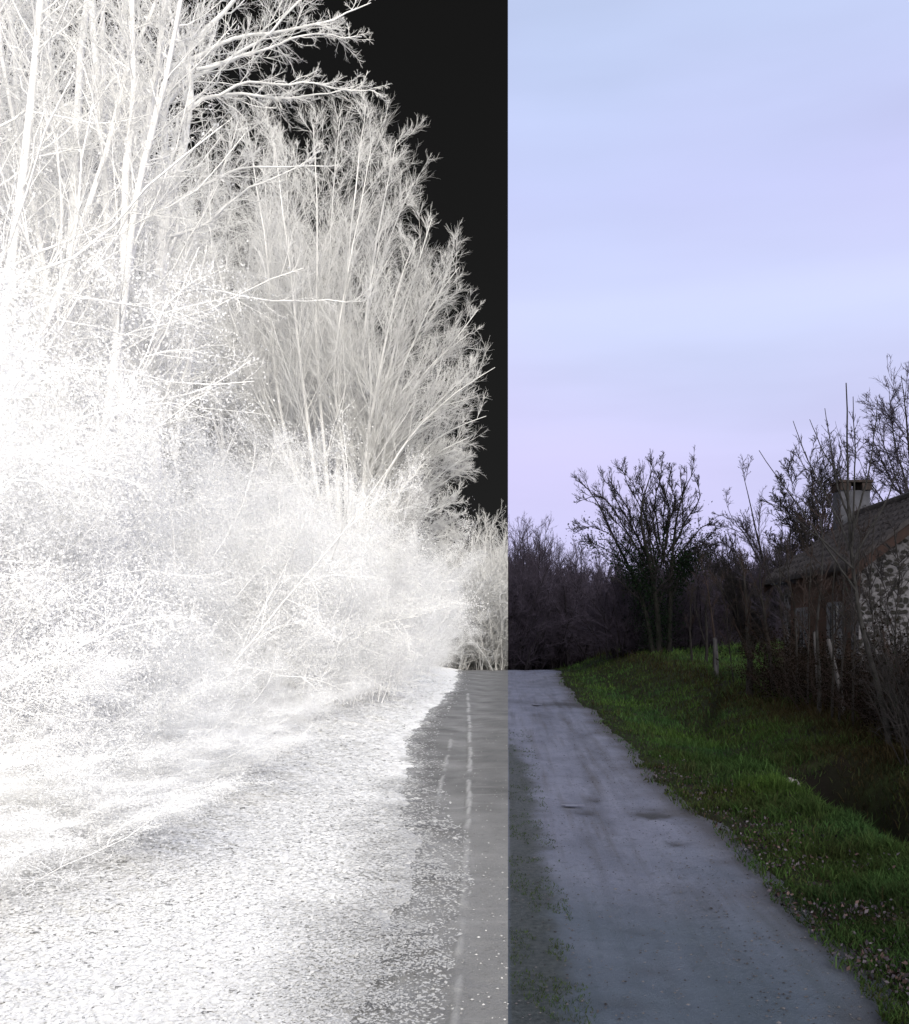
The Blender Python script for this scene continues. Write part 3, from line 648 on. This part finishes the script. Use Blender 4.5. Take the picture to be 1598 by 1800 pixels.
th = th + [(x, 39.5 + 1.5 * math.sin(i * 2.7)) for i, x in enumerate(np.linspace(740, 880, 10))] + [(x, 43 + 3 * math.sin(i * 1.9) + (i % 3) * 4) for i, x in enumerate(np.linspace(740, 1400, 44))]
for i, (x, Y) in enumerate(th):
    X = (x - VX) / F * Y; pale = x < VX; nearby = i < 8
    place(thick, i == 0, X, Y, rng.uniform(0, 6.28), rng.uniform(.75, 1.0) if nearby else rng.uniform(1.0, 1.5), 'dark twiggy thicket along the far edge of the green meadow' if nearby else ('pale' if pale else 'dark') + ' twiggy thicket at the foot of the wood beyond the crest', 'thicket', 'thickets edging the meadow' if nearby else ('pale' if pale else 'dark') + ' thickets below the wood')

# ------------------------------------------------------------------ right: ivy-clad tree on the bank
rng = np.random.default_rng(36)
D0 = 29.0
limbs = [[(1160, 1165), (1158, 1100), (1150, 1020), (1135, 960), (1120, 900), (1140, 850), (1150, 815)], [(1176, 1165), (1178, 1060), (1182, 970), (1190, 900), (1205, 850), (1222, 825)], [(1150, 1165), (1138, 1080), (1110, 1000), (1080, 950), (1060, 900), (1035, 850), (1018, 845)],
         [(1155, 1040), (1110, 975), (1070, 940), (1035, 930), (1010, 935)], [(1150, 1020), (1120, 940), (1095, 890), (1075, 855), (1055, 845)], [(1160, 1000), (1165, 930), (1168, 870), (1180, 820)],
         [(1150, 1010), (1140, 920), (1100, 850), (1095, 830)], [(1180, 990), (1212, 950), (1240, 920), (1262, 925)], [(1182, 960), (1215, 900), (1232, 870), (1225, 840)], [(1170, 960), (1175, 890), (1160, 850), (1145, 815)], [(1130, 980), (1085, 900), (1060, 870), (1020, 885)], [(1180, 1000), (1220, 970), (1255, 955)],
         [(1160, 980), (1150, 900), (1128, 850), (1120, 828)], [(1172, 980), (1200, 930), (1200, 880), (1192, 830)], [(1150, 1030), (1115, 960), (1085, 915), (1040, 880)], [(1155, 1000), (1130, 900), (1112, 860), (1108, 838)], [(1165, 990), (1178, 900), (1208, 850), (1212, 822)], [(1150, 1050), (1100, 990), (1060, 960), (1025, 950)], [(1180, 1010), (1230, 960), (1255, 935)], [(1160, 960), (1150, 880), (1165, 840), (1166, 812)], [(1140, 980), (1105, 920), (1078, 880), (1072, 842)], [(1176, 1040), (1215, 990), (1250, 975)], [(1168, 940), (1190, 880), (1180, 840), (1184, 816)]]
B = np.concatenate([guide(s, (D0, D0 + rng.uniform(-1.2, 1.2)), 14)[None] for s in limbs]); B[3:] += np.cumsum(rng.normal(0, .02, B[3:].shape), 1)
for i in range(3): B[i, 0, 2] = h(B[i, 0, 0], B[i, 0, 1]) - .1
Rd = np.concatenate([taper(14, a, .010) for a in (.13, .11, .10) + (.036,) * 20])
t_ = plant('ivy_clad_tree', rng, B, Rd, [dict(k=20, t0=.2, ang=.55, sd=.22, ratio=.24, rr=.45, rmin=.010, n=5, wander=.13, up=.10, lmax=1.5), dict(k=9, t0=.15, ang=.55, sd=.22, ratio=.5, rr=.6, rmin=.0075, n=3, wander=.15, up=.10, lmax=.8), dict(k=5, t0=.2, ang=.6, sd=.2, ratio=.5, rr=.7, rmin=.0055, n=2, wander=.12, up=.06, lmax=.4)],
           M['ivy_bark'], M['dark_twig'], split_at=1, stem_name='trunk')
r = rng
P = along(r, B, 2300, .24); zt = EYE + (VY - 960) / F * D0
keep = (P[:, 2] < zt - .5 + r.normal(0, .8, len(P))) & (P[:, 2] > h(P[:, 0], P[:, 1]) + .25); P = P[keep]
V, Q = leaves(r, P, .062, .4, .8); iv = link('ivy', new_mesh('ivy', V, Q, M['ivy'], smooth=False), t_); iv.location = -B[0, 0]
prop(t_, 'big bare tree with a dark ivy-clad trunk standing on the green bank', 'tree')

# ------------------------------------------------------------------ right: small trees, posts and scrub along the fence line
def small_tree(name, pix, D, r0, label, cat, seed, levels, wood, twig, extra=(), stem='trunk', top=.006):
    r = np.random.default_rng(seed)
    B = [guide(pix, D, 14)[None]] + [guide(e, (D, D + r.uniform(-.5, .5)), 14)[None] for e in extra]
    B = np.concatenate(B); B[:, 1:] += np.cumsum(r.normal(0, .006 * D / 10, B[:, 1:].shape), 1)
    B[0, 0, 2] = min(B[0, 0, 2], h(B[0, 0, 0], B[0, 0, 1])) - .05
    rd = np.concatenate([taper(14, r0, top)] + [taper(14, r0 * .38, .0035)] * len(extra))
    return prop(plant(name, r, B, rd, levels, wood, twig, stem_name=stem), label, cat)
LV = [dict(k=14, t0=.3, ang=.55, sd=.2, ratio=.28, rr=.45, rmin=.006, n=5, wander=.13, up=.06), dict(k=7, t0=.15, ang=.55, sd=.2, ratio=.45, rr=.55, rmin=.004, n=3, wander=.14, up=.05), dict(k=3, t0=.2, ang=.6, sd=.2, ratio=.5, rr=.7, rmin=.003, n=2, wander=.12, up=.04)]
small_tree('young_tree', [(1566, 1300), (1543, 1195), (1512, 1095), (1497, 960), (1492, 860), (1491, 760), (1489, 678)], 9.3, .036, 'young leaning tree with long upright shoots in front of the house', 'tree', 41,
    [dict(k=9, t0=.4, t1=.85, ang=.45, sd=.15, ratio=.14, rr=.4, rmin=.003, n=5, wander=.08, up=.05), dict(k=4, t0=.2, ang=.5, sd=.2, ratio=.4, rr=.6, rmin=.0028, n=3, wander=.1, up=.04)], M['silver_bark'], M['dark_twig'],
    extra=[[(1500, 980), (1470, 900), (1435, 835), (1410, 785), (1397, 738)], [(1505, 1040), (1440, 940), (1395, 870), (1360, 830), (1337, 795)], [(1498, 960), (1500, 850), (1502, 760), (1497, 690)], [(1495, 920), (1470, 830), (1460, 770), (1452, 715)], [(1500, 1000), (1450, 950), (1400, 905), (1340, 870)], [(1498, 940), (1530, 830), (1545, 760), (1552, 700)], [(1502, 980), (1560, 880), (1590, 800)], [(1500, 920), (1480, 840), (1440, 790), (1420, 740)]])
small_tree('dark_sapling', [(1318, 1222), (1316, 1150), (1313, 1080), (1310, 1010), (1290, 965)], 15.6, .075, 'dark upright tree standing on the bank between meadow and house', 'tree', 42, LV, M['dark_bark'], M['brown_twig'])
small_tree('leaning_sapling', [(1362, 1222), (1356, 1170), (1346, 1100), (1338, 1030), (1335, 975)], 15.0, .05, 'slim leaning tree beside the scrub at the near edge of the meadow', 'tree', 43, LV, M['dark_bark'], M['brown_twig'])
small_tree('pale_sapling', [(1440, 1248), (1438, 1180), (1433, 1100), (1445, 1020), (1452, 950), (1440, 890)], 12.2, .034, 'straight pale-barked sapling in front of the house wall', 'tree', 44, LV, M['silver_bark'], M['brown_twig'])
small_tree('bank_sapling', [(1256, 1172), (1255, 1120), (1250, 1060), (1240, 1010), (1235, 985)], 21.0, .04, 'thin reddish sapling beside the weathered fence post', 'tree', 45, LV, M['brown_twig'], M['brown_twig'])
small_tree('bank_sapling', [(1218, 1172), (1212, 1110), (1214, 1050), (1225, 1000)], 24.0, .04, 'thin dark sapling between the ivy-clad tree and the fence post', 'tree', 46, LV, M['dark_bark'], M['brown_twig'])
small_tree('bank_sapling', [(1290, 1200), (1286, 1140), (1282, 1080), (1270, 1020)], 17.5, .012, 'whip-thin sapling just left of the dark upright tree', 'tree', 47, LV, M['dark_bark'], M['brown_twig'])
small_tree('bank_sapling', [(1240, 1170), (1242, 1120), (1236, 1070), (1260, 1010)], 23.0, .05, 'forked sapling growing behind the weathered fence post', 'tree', 48, LV, M['dark_bark'], M['dark_twig'], extra=[[(1240, 1130), (1225, 1080), (1222, 1030)]])
small_tree('wall_sapling', [(1462, 1240), (1466, 1150), (1460, 1060), (1470, 980), (1482, 915)], 11.5, .018, 'thin brown sapling between the pale-barked sapling and the leaning young tree', 'tree', 71, LV, M['dark_bark'], M['brown_twig'], extra=[[(1464, 1110), (1440, 1040), (1425, 990)]])
small_tree('wall_sapling', [(1400, 1235), (1402, 1150), (1396, 1070), (1385, 1000), (1380, 950)], 13.6, .02, 'thin brown sapling before the far window of the house', 'tree', 72, LV, M['dark_bark'], M['brown_twig'], extra=[[(1400, 1120), (1415, 1050), (1420, 985)]])
small_tree('wall_sapling', [(1535, 1200), (1538, 1120), (1530, 1040), (1534, 970), (1540, 900)], 11.0, .012, 'whip-thin dark sapling in front of the left part of the stone gable', 'tree', 73, LV, M['dark_bark'], M['dark_twig'])
small_tree('wall_sapling', [(1578, 1210), (1572, 1120), (1580, 1020), (1570, 930)], 10.4, .013, 'dark bushy sapling in front of the stone gable near the dark bushes', 'tree', 74, LV, M['dark_bark'], M['dark_twig'], extra=[[(1575, 1100), (1556, 1030), (1548, 980)]])
def fence_post(pix, D, r0, label):
    r = np.random.default_rng(int(pix[0][0])); B = guide(pix, D, 10)[None]; B[0, 0, 2] = h(B[0, 0, 0], B[0, 0, 1]) - .1
    V, Q = tubes(B, np.full((1, 10), r0) * np.linspace(1.05, .9, 10)[None] * r.uniform(.93, 1.07, (1, 10)), 9)
    T = [(90 - 9 + i, 90 - 9 + (i + 1) % 9, 90) for i in range(9)]; V = np.concatenate([V, [B[0, -1] + [0.004, 0, .02]]])
    prop(link('fence_post', new_mesh('fence_post', V, Q, M['post_wood'], T=T)), label, 'post')
for q_, (xb, yb, xt, yt, D_, lb_) in enumerate([(1378, 1228, 1370, 960, 14.4, 'thin dark sapling at the corner of the brown scrub, under the tip of the eave'), (1420, 1240, 1428, 930, 12.8, 'thin dark sapling between the two windows of the house'), (1474, 1250, 1490, 960, 11.2, 'thin dark sapling beside the near corner of the house'), (1500, 1262, 1515, 930, 10.6, 'thin dark sapling just inside the leaning young tree'), (1340, 1195, 1352, 985, 18.5, 'thin dark sapling where the meadow meets the brown scrub')]):
    small_tree('wall_sapling', [(xb, yb), (xb * .65 + xt * .35 + 4 * (-1) ** q_, yb * .65 + yt * .35), (xb * .3 + xt * .7 - 3, yb * .3 + yt * .7), (xt, yt)], D_, .016, lb_, 'tree', 80 + q_, LV, M['dark_bark'], M['brown_twig'] if q_ % 2 else M['dark_twig'])
fence_post([(1260, 1198), (1259, 1160), (1257, 1122)], 19.4, .055, 'weathered grey fence post standing at the edge of the meadow')
fence_post([(1484, 1252), (1472, 1190), (1456, 1124)], 11.8, .030, 'pale leaning pole stuck in the bank in front of the brown scrub')
fence_post([(1440, 1238), (1436, 1170), (1432, 1112)], 12.9, .028, 'short grey stake beside the pale-barked sapling')

# bare tree rising behind the house and a bush at its far end
rng = np.random.default_rng(51)
def crown_tree(name, X, Y, H, seed, spread, wood, twig, label, nst=7, r0=.09, rm=.005):
    r = np.random.default_rng(seed); a = np.arange(nst) * 6.28 / nst + r.uniform(0, .6, nst)
    P = np.zeros((nst, 3)) + np.array([X, Y, float(h(X, Y)) - .1]) + r.normal(0, .12, (nst, 3)) * np.array([1, 1, 0]); D = np.stack([np.cos(a) * spread, np.sin(a) * spread, np.ones(nst)], 1)
    b0, rd = extend(r, P, D, H * r.uniform(.75, 1.08, nst), np.full(nst, r0), 12, .07, .03, .12)
    return prop(plant(name, r, b0, rd, [dict(k=22, t0=.15, ang=.6, sd=.2, ratio=.28, rr=.4, rmin=rm * 1.5, n=5, wander=.13, up=.07), dict(k=12, t0=.12, ang=.55, sd=.2, ratio=.45, rr=.55, rmin=rm, n=4, wander=.15, up=.06), dict(k=7, t0=.15, ang=.55, sd=.2, ratio=.45, rr=.7, rmin=rm * .8, n=2, wander=.12, up=.04)], wood, twig, stem_name='stems'), label, 'tree')
LVD = [dict(k=20, t0=.15, ang=.55, sd=.25, ratio=.30, rr=.42, rmin=.009, n=5, wander=.14, up=.05), dict(k=11, t0=.12, ang=.6, sd=.25, ratio=.5, rr=.55, rmin=.007, n=4, wander=.16, up=.03), dict(k=6, t0=.12, ang=.6, sd=.25, ratio=.5, rr=.7, rmin=.0055, n=2, wander=.12, up=.03)]
small_tree('bare_tree', [(1625, 1120), (1618, 950), (1605, 850), (1595, 740), (1585, 660)], 23.0, .11, 'tall finely twigged bare tree rising behind the house roof', 'tree', 61, LVD, M['dark_bark'], M['lilac_twig'],
    extra=[[(1620, 980), (1585, 870), (1555, 790), (1538, 730)], [(1620, 960), (1650, 850), (1660, 700)], [(1618, 980), (1560, 890), (1520, 830), (1500, 790)], [(1615, 920), (1580, 800), (1568, 720), (1565, 670)], [(1612, 880), (1625, 780), (1618, 680)], [(1620, 1000), (1550, 930), (1500, 880)], [(1610, 900), (1570, 850), (1530, 760)]])
crown_tree('bare_tree', 8.6, 24.5, 5.6, 62, .40, M['dark_bark'], M['lilac_twig'], 'round bare tree behind the chimney of the house', 13, .06, .006)
small_tree('bare_bush', [(1438, 1120), (1436, 1020), (1430, 930), (1425, 850), (1420, 800)], 20.5, .05, 'dark bushy bare tree at the far gable of the house', 'tree', 63, LVD, M['dark_bark'], M['dark_twig'],
    extra=[[(1438, 1060), (1410, 970), (1380, 910), (1358, 880)], [(1438, 1060), (1400, 990), (1362, 950), (1345, 940)], [(1436, 1040), (1412, 930), (1395, 860), (1385, 825)], [(1436, 1040), (1455, 920), (1470, 850)], [(1436, 1060), (1475, 960), (1505, 890)], [(1436, 1080), (1385, 1010), (1350, 985)], [(1432, 980), (1440, 880), (1450, 815)], [(1434, 1000), (1395, 920), (1368, 850)]])
crown_tree('bare_bush', 7.6, 27.0, 3.9, 64, .45, M['dark_bark'], M['dark_twig'], 'low dark bare bush beyond the house at the end of the meadow', 14, .04, .007)

# brown scrub
r = np.random.default_rng(330)
n = 30; a = r.uniform(0, 6.28, n); rr = r.uniform(0, .5, n)
b0, rd = extend(r, np.stack([np.cos(a) * rr, np.sin(a) * rr, np.zeros(n)], 1), np.stack([np.cos(a) * .5, np.sin(a) * .5, np.ones(n)], 1), r.uniform(.7, 1.7, n), r.uniform(.006, .012, n), 7, .16, -.03, .35)
scrub = plant('brown_scrub', r, b0, rd, [dict(k=9, t0=.1, ang=.7, sd=.3, ratio=.38, rr=.6, rmin=.003, n=4, wander=.2, up=-.02), dict(k=4, t0=.1, ang=.7, sd=.3, ratio=.5, rr=.7, rmin=.0022, n=2, wander=.15, up=0)], M['brown_twig'], M['brown_twig'], stem_name='stems', leaf=(3, .05, .045, (1, 2)), leaf_mat=M['brown_leaf'])
sp = [(4.7, 12.6, 1.0), (5.0, 11.7, .95), (4.75, 14.0, 1.15), (5.1, 13.2, 1.25), (4.9, 15.6, 1.1), (5.05, 14.8, 1.4), (4.6, 10.6, .85), (5.15, 16.4, 1.3), (4.95, 10.9, 1.0), (4.55, 9.8, .9), (5.3, 12.3, 1.2), (5.3, 10.2, 1.1), (4.75, 9.0, 1.1), (4.85, 8.2, 1.0)]
sp = [q for i, q in enumerate(sp) if i % 4 != 3]
for i, (X, Y, s) in enumerate(sp):
    s *= .62 if X > 4.85 else .75
    place(scrub, i == 0, X, Y, rng.uniform(0, 6.28), (s, s, s * rng.uniform(.85, 1.1)), 'reddish brown bramble scrub on the bank in front of the house', 'scrub', 'bramble scrub before the house')
# dark bush at the right edge
r = np.random.default_rng(331)
n = 22; a = r.uniform(0, 6.28, n); rr = r.uniform(0, .35, n)
b0, rd = extend(r, np.stack([np.cos(a) * rr, np.sin(a) * rr, np.zeros(n)], 1), np.stack([np.cos(a) * .3, np.sin(a) * .3, np.ones(n)], 1), r.uniform(1.2, 2.3, n), r.uniform(.007, .016, n), 8, .10, .01, .3)
bush = plant('dark_bush', r, b0, rd, [dict(k=9, t0=.1, ang=.6, sd=.3, ratio=.33, rr=.6, rmin=.003, n=4, wander=.18, up=.02), dict(k=5, t0=.1, ang=.7, sd=.3, ratio=.45, rr=.7, rmin=.0022, n=2, wander=.15, up=0)], M['dark_bark'], M['dark_twig'], stem_name='stems', leaf=(2, .05, .022, (1,)), leaf_mat=M['ivy'])
for i, (X, Y, s, lb) in enumerate([(4.15, 8.5, .62, 'dark leafy bush on the ditch bank below the stone gable'), (4.42, 9.1, .72, 'dark bush at the foot of the leaning young tree'), (4.75, 9.9, .95, 'dark thorny bush in front of the stone gable wall')]):
    place(bush, i == 0, X, Y, 1.3 * i, s, lb, 'bush', 'dark bushes beside the ditch')

# pale stone at the head of the ditch
r = np.random.default_rng(70)
c = px(1390, 1380, 8.9); u_ = np.linspace(0, math.pi, 9); v_ = np.linspace(0, 2 * math.pi, 13)[:-1]
V = np.array([[math.sin(a) * math.cos(b_), math.sin(a) * math.sin(b_), math.cos(a)] for a in u_ for b_ in v_]); V = V * (1 + .14 * r.normal(0, 1, (len(V), 1)).clip(-1, 1)) * np.array([.085, .10, .07])
Q = [(i * 12 + j, i * 12 + (j + 1) % 12, (i + 1) * 12 + (j + 1) % 12, (i + 1) * 12 + j) for i in range(8) for j in range(12)]
o = link('stone', new_mesh('stone', V, Q, two_tone('pale_stone', (.09, .085, .09), (.17, .16, .17), 12, bmp=.02))); o.location = (float(c[0]), float(c[1]), float(c[2]) ); prop(o, 'pale rounded stone at the head of the ditch', 'stone')

# ------------------------------------------------------------------ the stone house
def boxes(bs):
    V, Q = [], []
    for (x0, y0, z0, x1, y1, z1) in bs:
        o = len(V)
        V += [(x0, y0, z0), (x1, y0, z0), (x1, y1, z0), (x0, y1, z0), (x0, y0, z1), (x1, y0, z1), (x1, y1, z1), (x0, y1, z1)]
        Q += [(o, o + 3, o + 2, o + 1), (o + 4, o + 5, o + 6, o + 7), (o, o + 1, o + 5, o + 4), (o + 1, o + 2, o + 6, o + 5), (o + 2, o + 3, o + 7, o + 6), (o + 3, o, o + 4, o + 7)]
    return np.array(V, float), np.array(Q)
def prism(prof, y0, y1):
    """outline in x,z pushed from y0 to y1"""
    n = len(prof); V = [(x, y0, z) for x, z in prof] + [(x, y1, z) for x, z in prof]
    me = bpy.data.meshes.new('prism'); me.from_pydata(V, [], [tuple(range(n))[::-1], tuple(range(n, 2 * n))] + [(i, (i + 1) % n, n + (i + 1) % n, n + i) for i in range(n)][::1]); return me
def as_part(name, me, mt, parent):
    me.name = name; me.materials.append(mt); return link(name, me, parent)
house = empty('stone_house', (7.0, 15.3, .5)); prop(house, 'small stone and brick house with a tiled roof and chimney behind bare trees', 'house')
def rel(V): return V - np.array([7.0, 15.3, .5])
XW, XE, XR, YN, YF, ZE, ZR = 5.52, 8.28, 6.9, 13.35, 16.95, 2.78, 3.80       # walls, ridge, near and far gable, eave and ridge heights
sl_ = (ZR - ZE) / (XR - XW)
# rubble stone
m, t, b = mat('rubble_stone')
p = geo_pos(t); vo = t.nodes.new('ShaderNodeTexVoronoi'); vo.feature = 'SMOOTH_F1'; vo.inputs['Scale'].default_value = 9.5; vo.inputs['Smoothness'].default_value = .25; vo.inputs['Randomness'].default_value = 1
warp = t.nodes.new('ShaderNodeMix'); warp.data_type = 'VECTOR'; warp.inputs[0].default_value = .07
nn = t.nodes.new('ShaderNodeTexNoise'); nn.inputs['Scale'].default_value = 9; t.links.new(p, nn.inputs['Vector'])
sp_ = stretch(t, p, (1, 1, 1.5)); t.links.new(sp_, warp.inputs[4]); t.links.new(nn.outputs['Color'], warp.inputs[5]); t.links.new(warp.outputs[1], vo.inputs['Vector'])
body = ramp_node(t, noise(t, 6, 4, p, .7), [(.35, (.044, .044, .054)), (.65, (.085, .084, .098))])
stn = ramp_node(t, vo.outputs['Color'], [(.3, (.006, .006, .006)), (.6, (.014, .013, .013)), (.8, (.042, .04, .044))])
f = ramp_node(t, vo.outputs['Distance'], [(.36, 1.0), (.56, 0.0)])
t.links.new(mix_node(t, f, body, stn), b.inputs['Base Color']); bump(t, b, f, .7, .03)
M['rubble'] = m
m, t, b = mat('old_brick')
br = t.nodes.new('ShaderNodeTexBrick'); br.inputs['Scale'].default_value = 1.0
for nm, v in (('Brick Width', .22), ('Row Height', .07), ('Mortar Size', .006)): br.inputs[nm].default_value = v
br.inputs['Color1'].default_value = (.036, .015, .011, 1); br.inputs['Color2'].default_value = (.024, .012, .010, 1); br.inputs['Mortar'].default_value = (.022, .017, .015, 1)
s = t.nodes.new('ShaderNodeSeparateXYZ'); t.links.new(geo_pos(t), s.inputs[0]); cb = t.nodes.new('ShaderNodeCombineXYZ')
t.links.new(math_node(t, 'ADD', s.outputs[1], s.outputs[0]), cb.inputs[0]); t.links.new(s.outputs[2], cb.inputs[1]); t.links.new(cb.outputs[0], br.inputs['Vector'])
t.links.new(mix_node(t, math_node(t, 'MULTIPLY', noise(t, 3, 4, geo_pos(t)), .5), br.outputs['Color'], (.04, .03, .025)), b.inputs['Base Color']); bump(t, b, br.outputs['Fac'], -.4, .01)
M['brick'] = m
M['tile'] = two_tone('roof_tile', (0.0094, 0.0084, 0.0104), (0.0186, 0.0166, 0.0195), 7, bmp=.01)
M['fascia'] = two_tone('rake_board', (0.0101, 0.0056, 0.0056), (0.0168, 0.0084, 0.0078), 8)
M['render'] = two_tone('chimney_render', (0.0296, 0.0311, 0.0405), (0.0484, 0.0504, 0.0644), 5, bmp=.01)
M['soot'] = two_tone('sooty_brick', (0.0090, 0.0067, 0.0072), (0.0225, 0.0158, 0.0153), 12)
M['white_paint'] = two_tone('white_paint', (0.0490, 0.0525, 0.0665), (0.0910, 0.0980, 0.1190), 9)
m, t, b = mat('window_glass'); b.inputs['Base Color'].default_value = (.02, .022, .028, 1); b.inputs['Roughness'].default_value = .08; b.inputs['Specular IOR Level'].default_value = .5; M['glass'] = m
g = .3
for y0, y1 in ((YN, YN + g), (YF - g, YF)):
    as_part('gable_wall', prism([(XW - 7 - .03, -.4), (XE - 7 + .03, -.4), (XE - 7 + .03, ZE - .5), (XR - 7, ZR - .5 + .0), (XW - 7 - .03, ZE - .5)], y0 - 15.3, y1 - 15.3), M['rubble'], house)
V, Q = boxes([(XW, YN + g, .1, XW + g, YF - g, ZE)]); link('brick_wall', new_mesh('brick_wall', rel(V), Q, M['brick'], smooth=False), house)
V, Q = boxes([(XE - g, YN + g, .1, XE, YF - g, ZE)]); link('brick_wall', new_mesh('brick_wall', rel(V), Q, M['brick'], smooth=False), house)
for yc, zc, w, hh in ((15.95, 1.62, .5, .85), (14.35, 1.62, .55, .95)):                      # two narrow windows in the side wall
    fr = boxes([(XW - .06, yc - w / 2, zc - hh / 2, XW - .003, yc - w / 2 + .07, zc + hh / 2), (XW - .06, yc + w / 2 - .07, zc - hh / 2, XW - .003, yc + w / 2, zc + hh / 2), (XW - .058, yc - w / 2 + .07, zc + hh / 2 - .07, XW - .003, yc + w / 2 - .07, zc + hh / 2), (XW - .058, yc - w / 2 + .07, zc - hh / 2, XW - .003, yc + w / 2 - .07, zc - hh / 2 + .07), (XW - .055, yc - .018, zc - hh / 2 + .07, XW - .003, yc + .018, zc + hh / 2 - .07)])
    wf = link('window', new_mesh('window', rel(fr[0]), fr[1], M['white_paint'], smooth=False), house)
    V, Q = boxes([(XW - .03, yc - w / 2 + .07, zc - hh / 2 + .07, XW - .004, yc - .018, zc + hh / 2 - .07), (XW - .03, yc + .018, zc - hh / 2 + .07, XW - .004, yc + w / 2 - .07, zc + hh / 2 - .07)])
    link('pane', new_mesh('pane', rel(V), Q, M['glass'], smooth=False), wf)
# roof: two slopes of curved tiles
roof = None
oh, yo0, yo1 = .36, YN - .38, YF + .36
for sgn in (-1, 1):
    nu, nv = 46, 150
    u = np.linspace(0, 1, nu); v = np.linspace(0, 1, nv); U, Vv = np.meshgrid(u, v)
    run = (XR - XW) + oh; Xs = XR + sgn * U * run; Ys = yo0 + (yo1 - yo0) * Vv
    course = (U * 9) % 1
    Zs = ZR + .09 - U * run * sl_ + .036 * np.cos(Ys * 2 * math.pi / .19 + 2.5 * np.floor(U * 9)) + .034 * course + .02 * wob(Xs * 2, Ys * 2, .9)
    top = np.stack([Xs, Ys, Zs], -1).reshape(-1, 3); bot = np.stack([Xs, Ys, ZR + .03 - U * run * sl_], -1).reshape(-1, 3)
    idx = np.arange(nu * nv).reshape(nv, nu); q = np.stack([idx[:-1, :-1], idx[:-1, 1:], idx[1:, 1:], idx[1:, :-1]], -1).reshape(-1, 4)
    qb = q[:, ::-1] + nu * nv; n_ = nu * nv
    rim_ = np.concatenate([idx[0], idx[1:, -1], idx[-1, -2::-1], idx[-2:0:-1, 0]]); rq = np.stack([rim_, np.roll(rim_, -1), np.roll(rim_, -1) + n_, rim_ + n_], 1)
    link('roof_slope', new_mesh('roof_slope', rel(np.concatenate([top, bot])), np.concatenate([q, qb, rq]), M['tile'], smooth=False), house)
    for yb in (yo0 + .03, yo1 - .07):                                                            # rake boards under the tiles
        x0, x1 = XR + sgn * .01, XR + sgn * (run - .02)
        z0, z1 = ZR - .01 * sl_, ZR - (run - .02) * sl_
        as_part('rake_board', prism([(x0 - 7, z0 - .5 + .02), (x1 - 7, z1 - .5 + .02), (x1 - 7, z1 - .5 - .15), (x0 - 7, z0 - .5 - .15)], yb - 15.3, yb + .04 - 15.3), M['fascia'], house)
V, Q = tubes(np.array([[[XR, yo0, ZR + .10], [XR, (yo0 + yo1) / 2, ZR + .10], [XR, yo1, ZR + .10]]]), np.full((1, 3), .10), 10); link('ridge_tiles', new_mesh('ridge_tiles', rel(V), Q, M['tile']), house)
# a short white board under the far end of the eave
V, Q = boxes([(XW - .30, YF - .75, ZE - .26, XW - .02, YF - .02, ZE - .20)]); link('eave_board', new_mesh('eave_board', rel(V), Q, M['white_paint'], smooth=False), house)
# chimney: rendered stack, two short brick piers and a slab
cx_, cy_ = 6.84, 17.0
V, Q = boxes([(cx_ - .29, cy_ - .2, 3.3, cx_ + .29, cy_ + .2, 4.38)]); ch = link('chimney', new_mesh('chimney', rel(V), Q, M['render'], smooth=False), house)
V, Q = boxes([(cx_ - .31, cy_ - .24, 4.383, cx_ - .10, cy_ + .24, 4.53), (cx_ + .12, cy_ - .24, 4.383, cx_ + .31, cy_ + .24, 4.53), (cx_ - .33, cy_ - .26, 4.533, cx_ + .33, cy_ + .26, 4.575)]); link('cap', new_mesh('cap', rel(V), Q, M['soot'], smooth=False), ch)
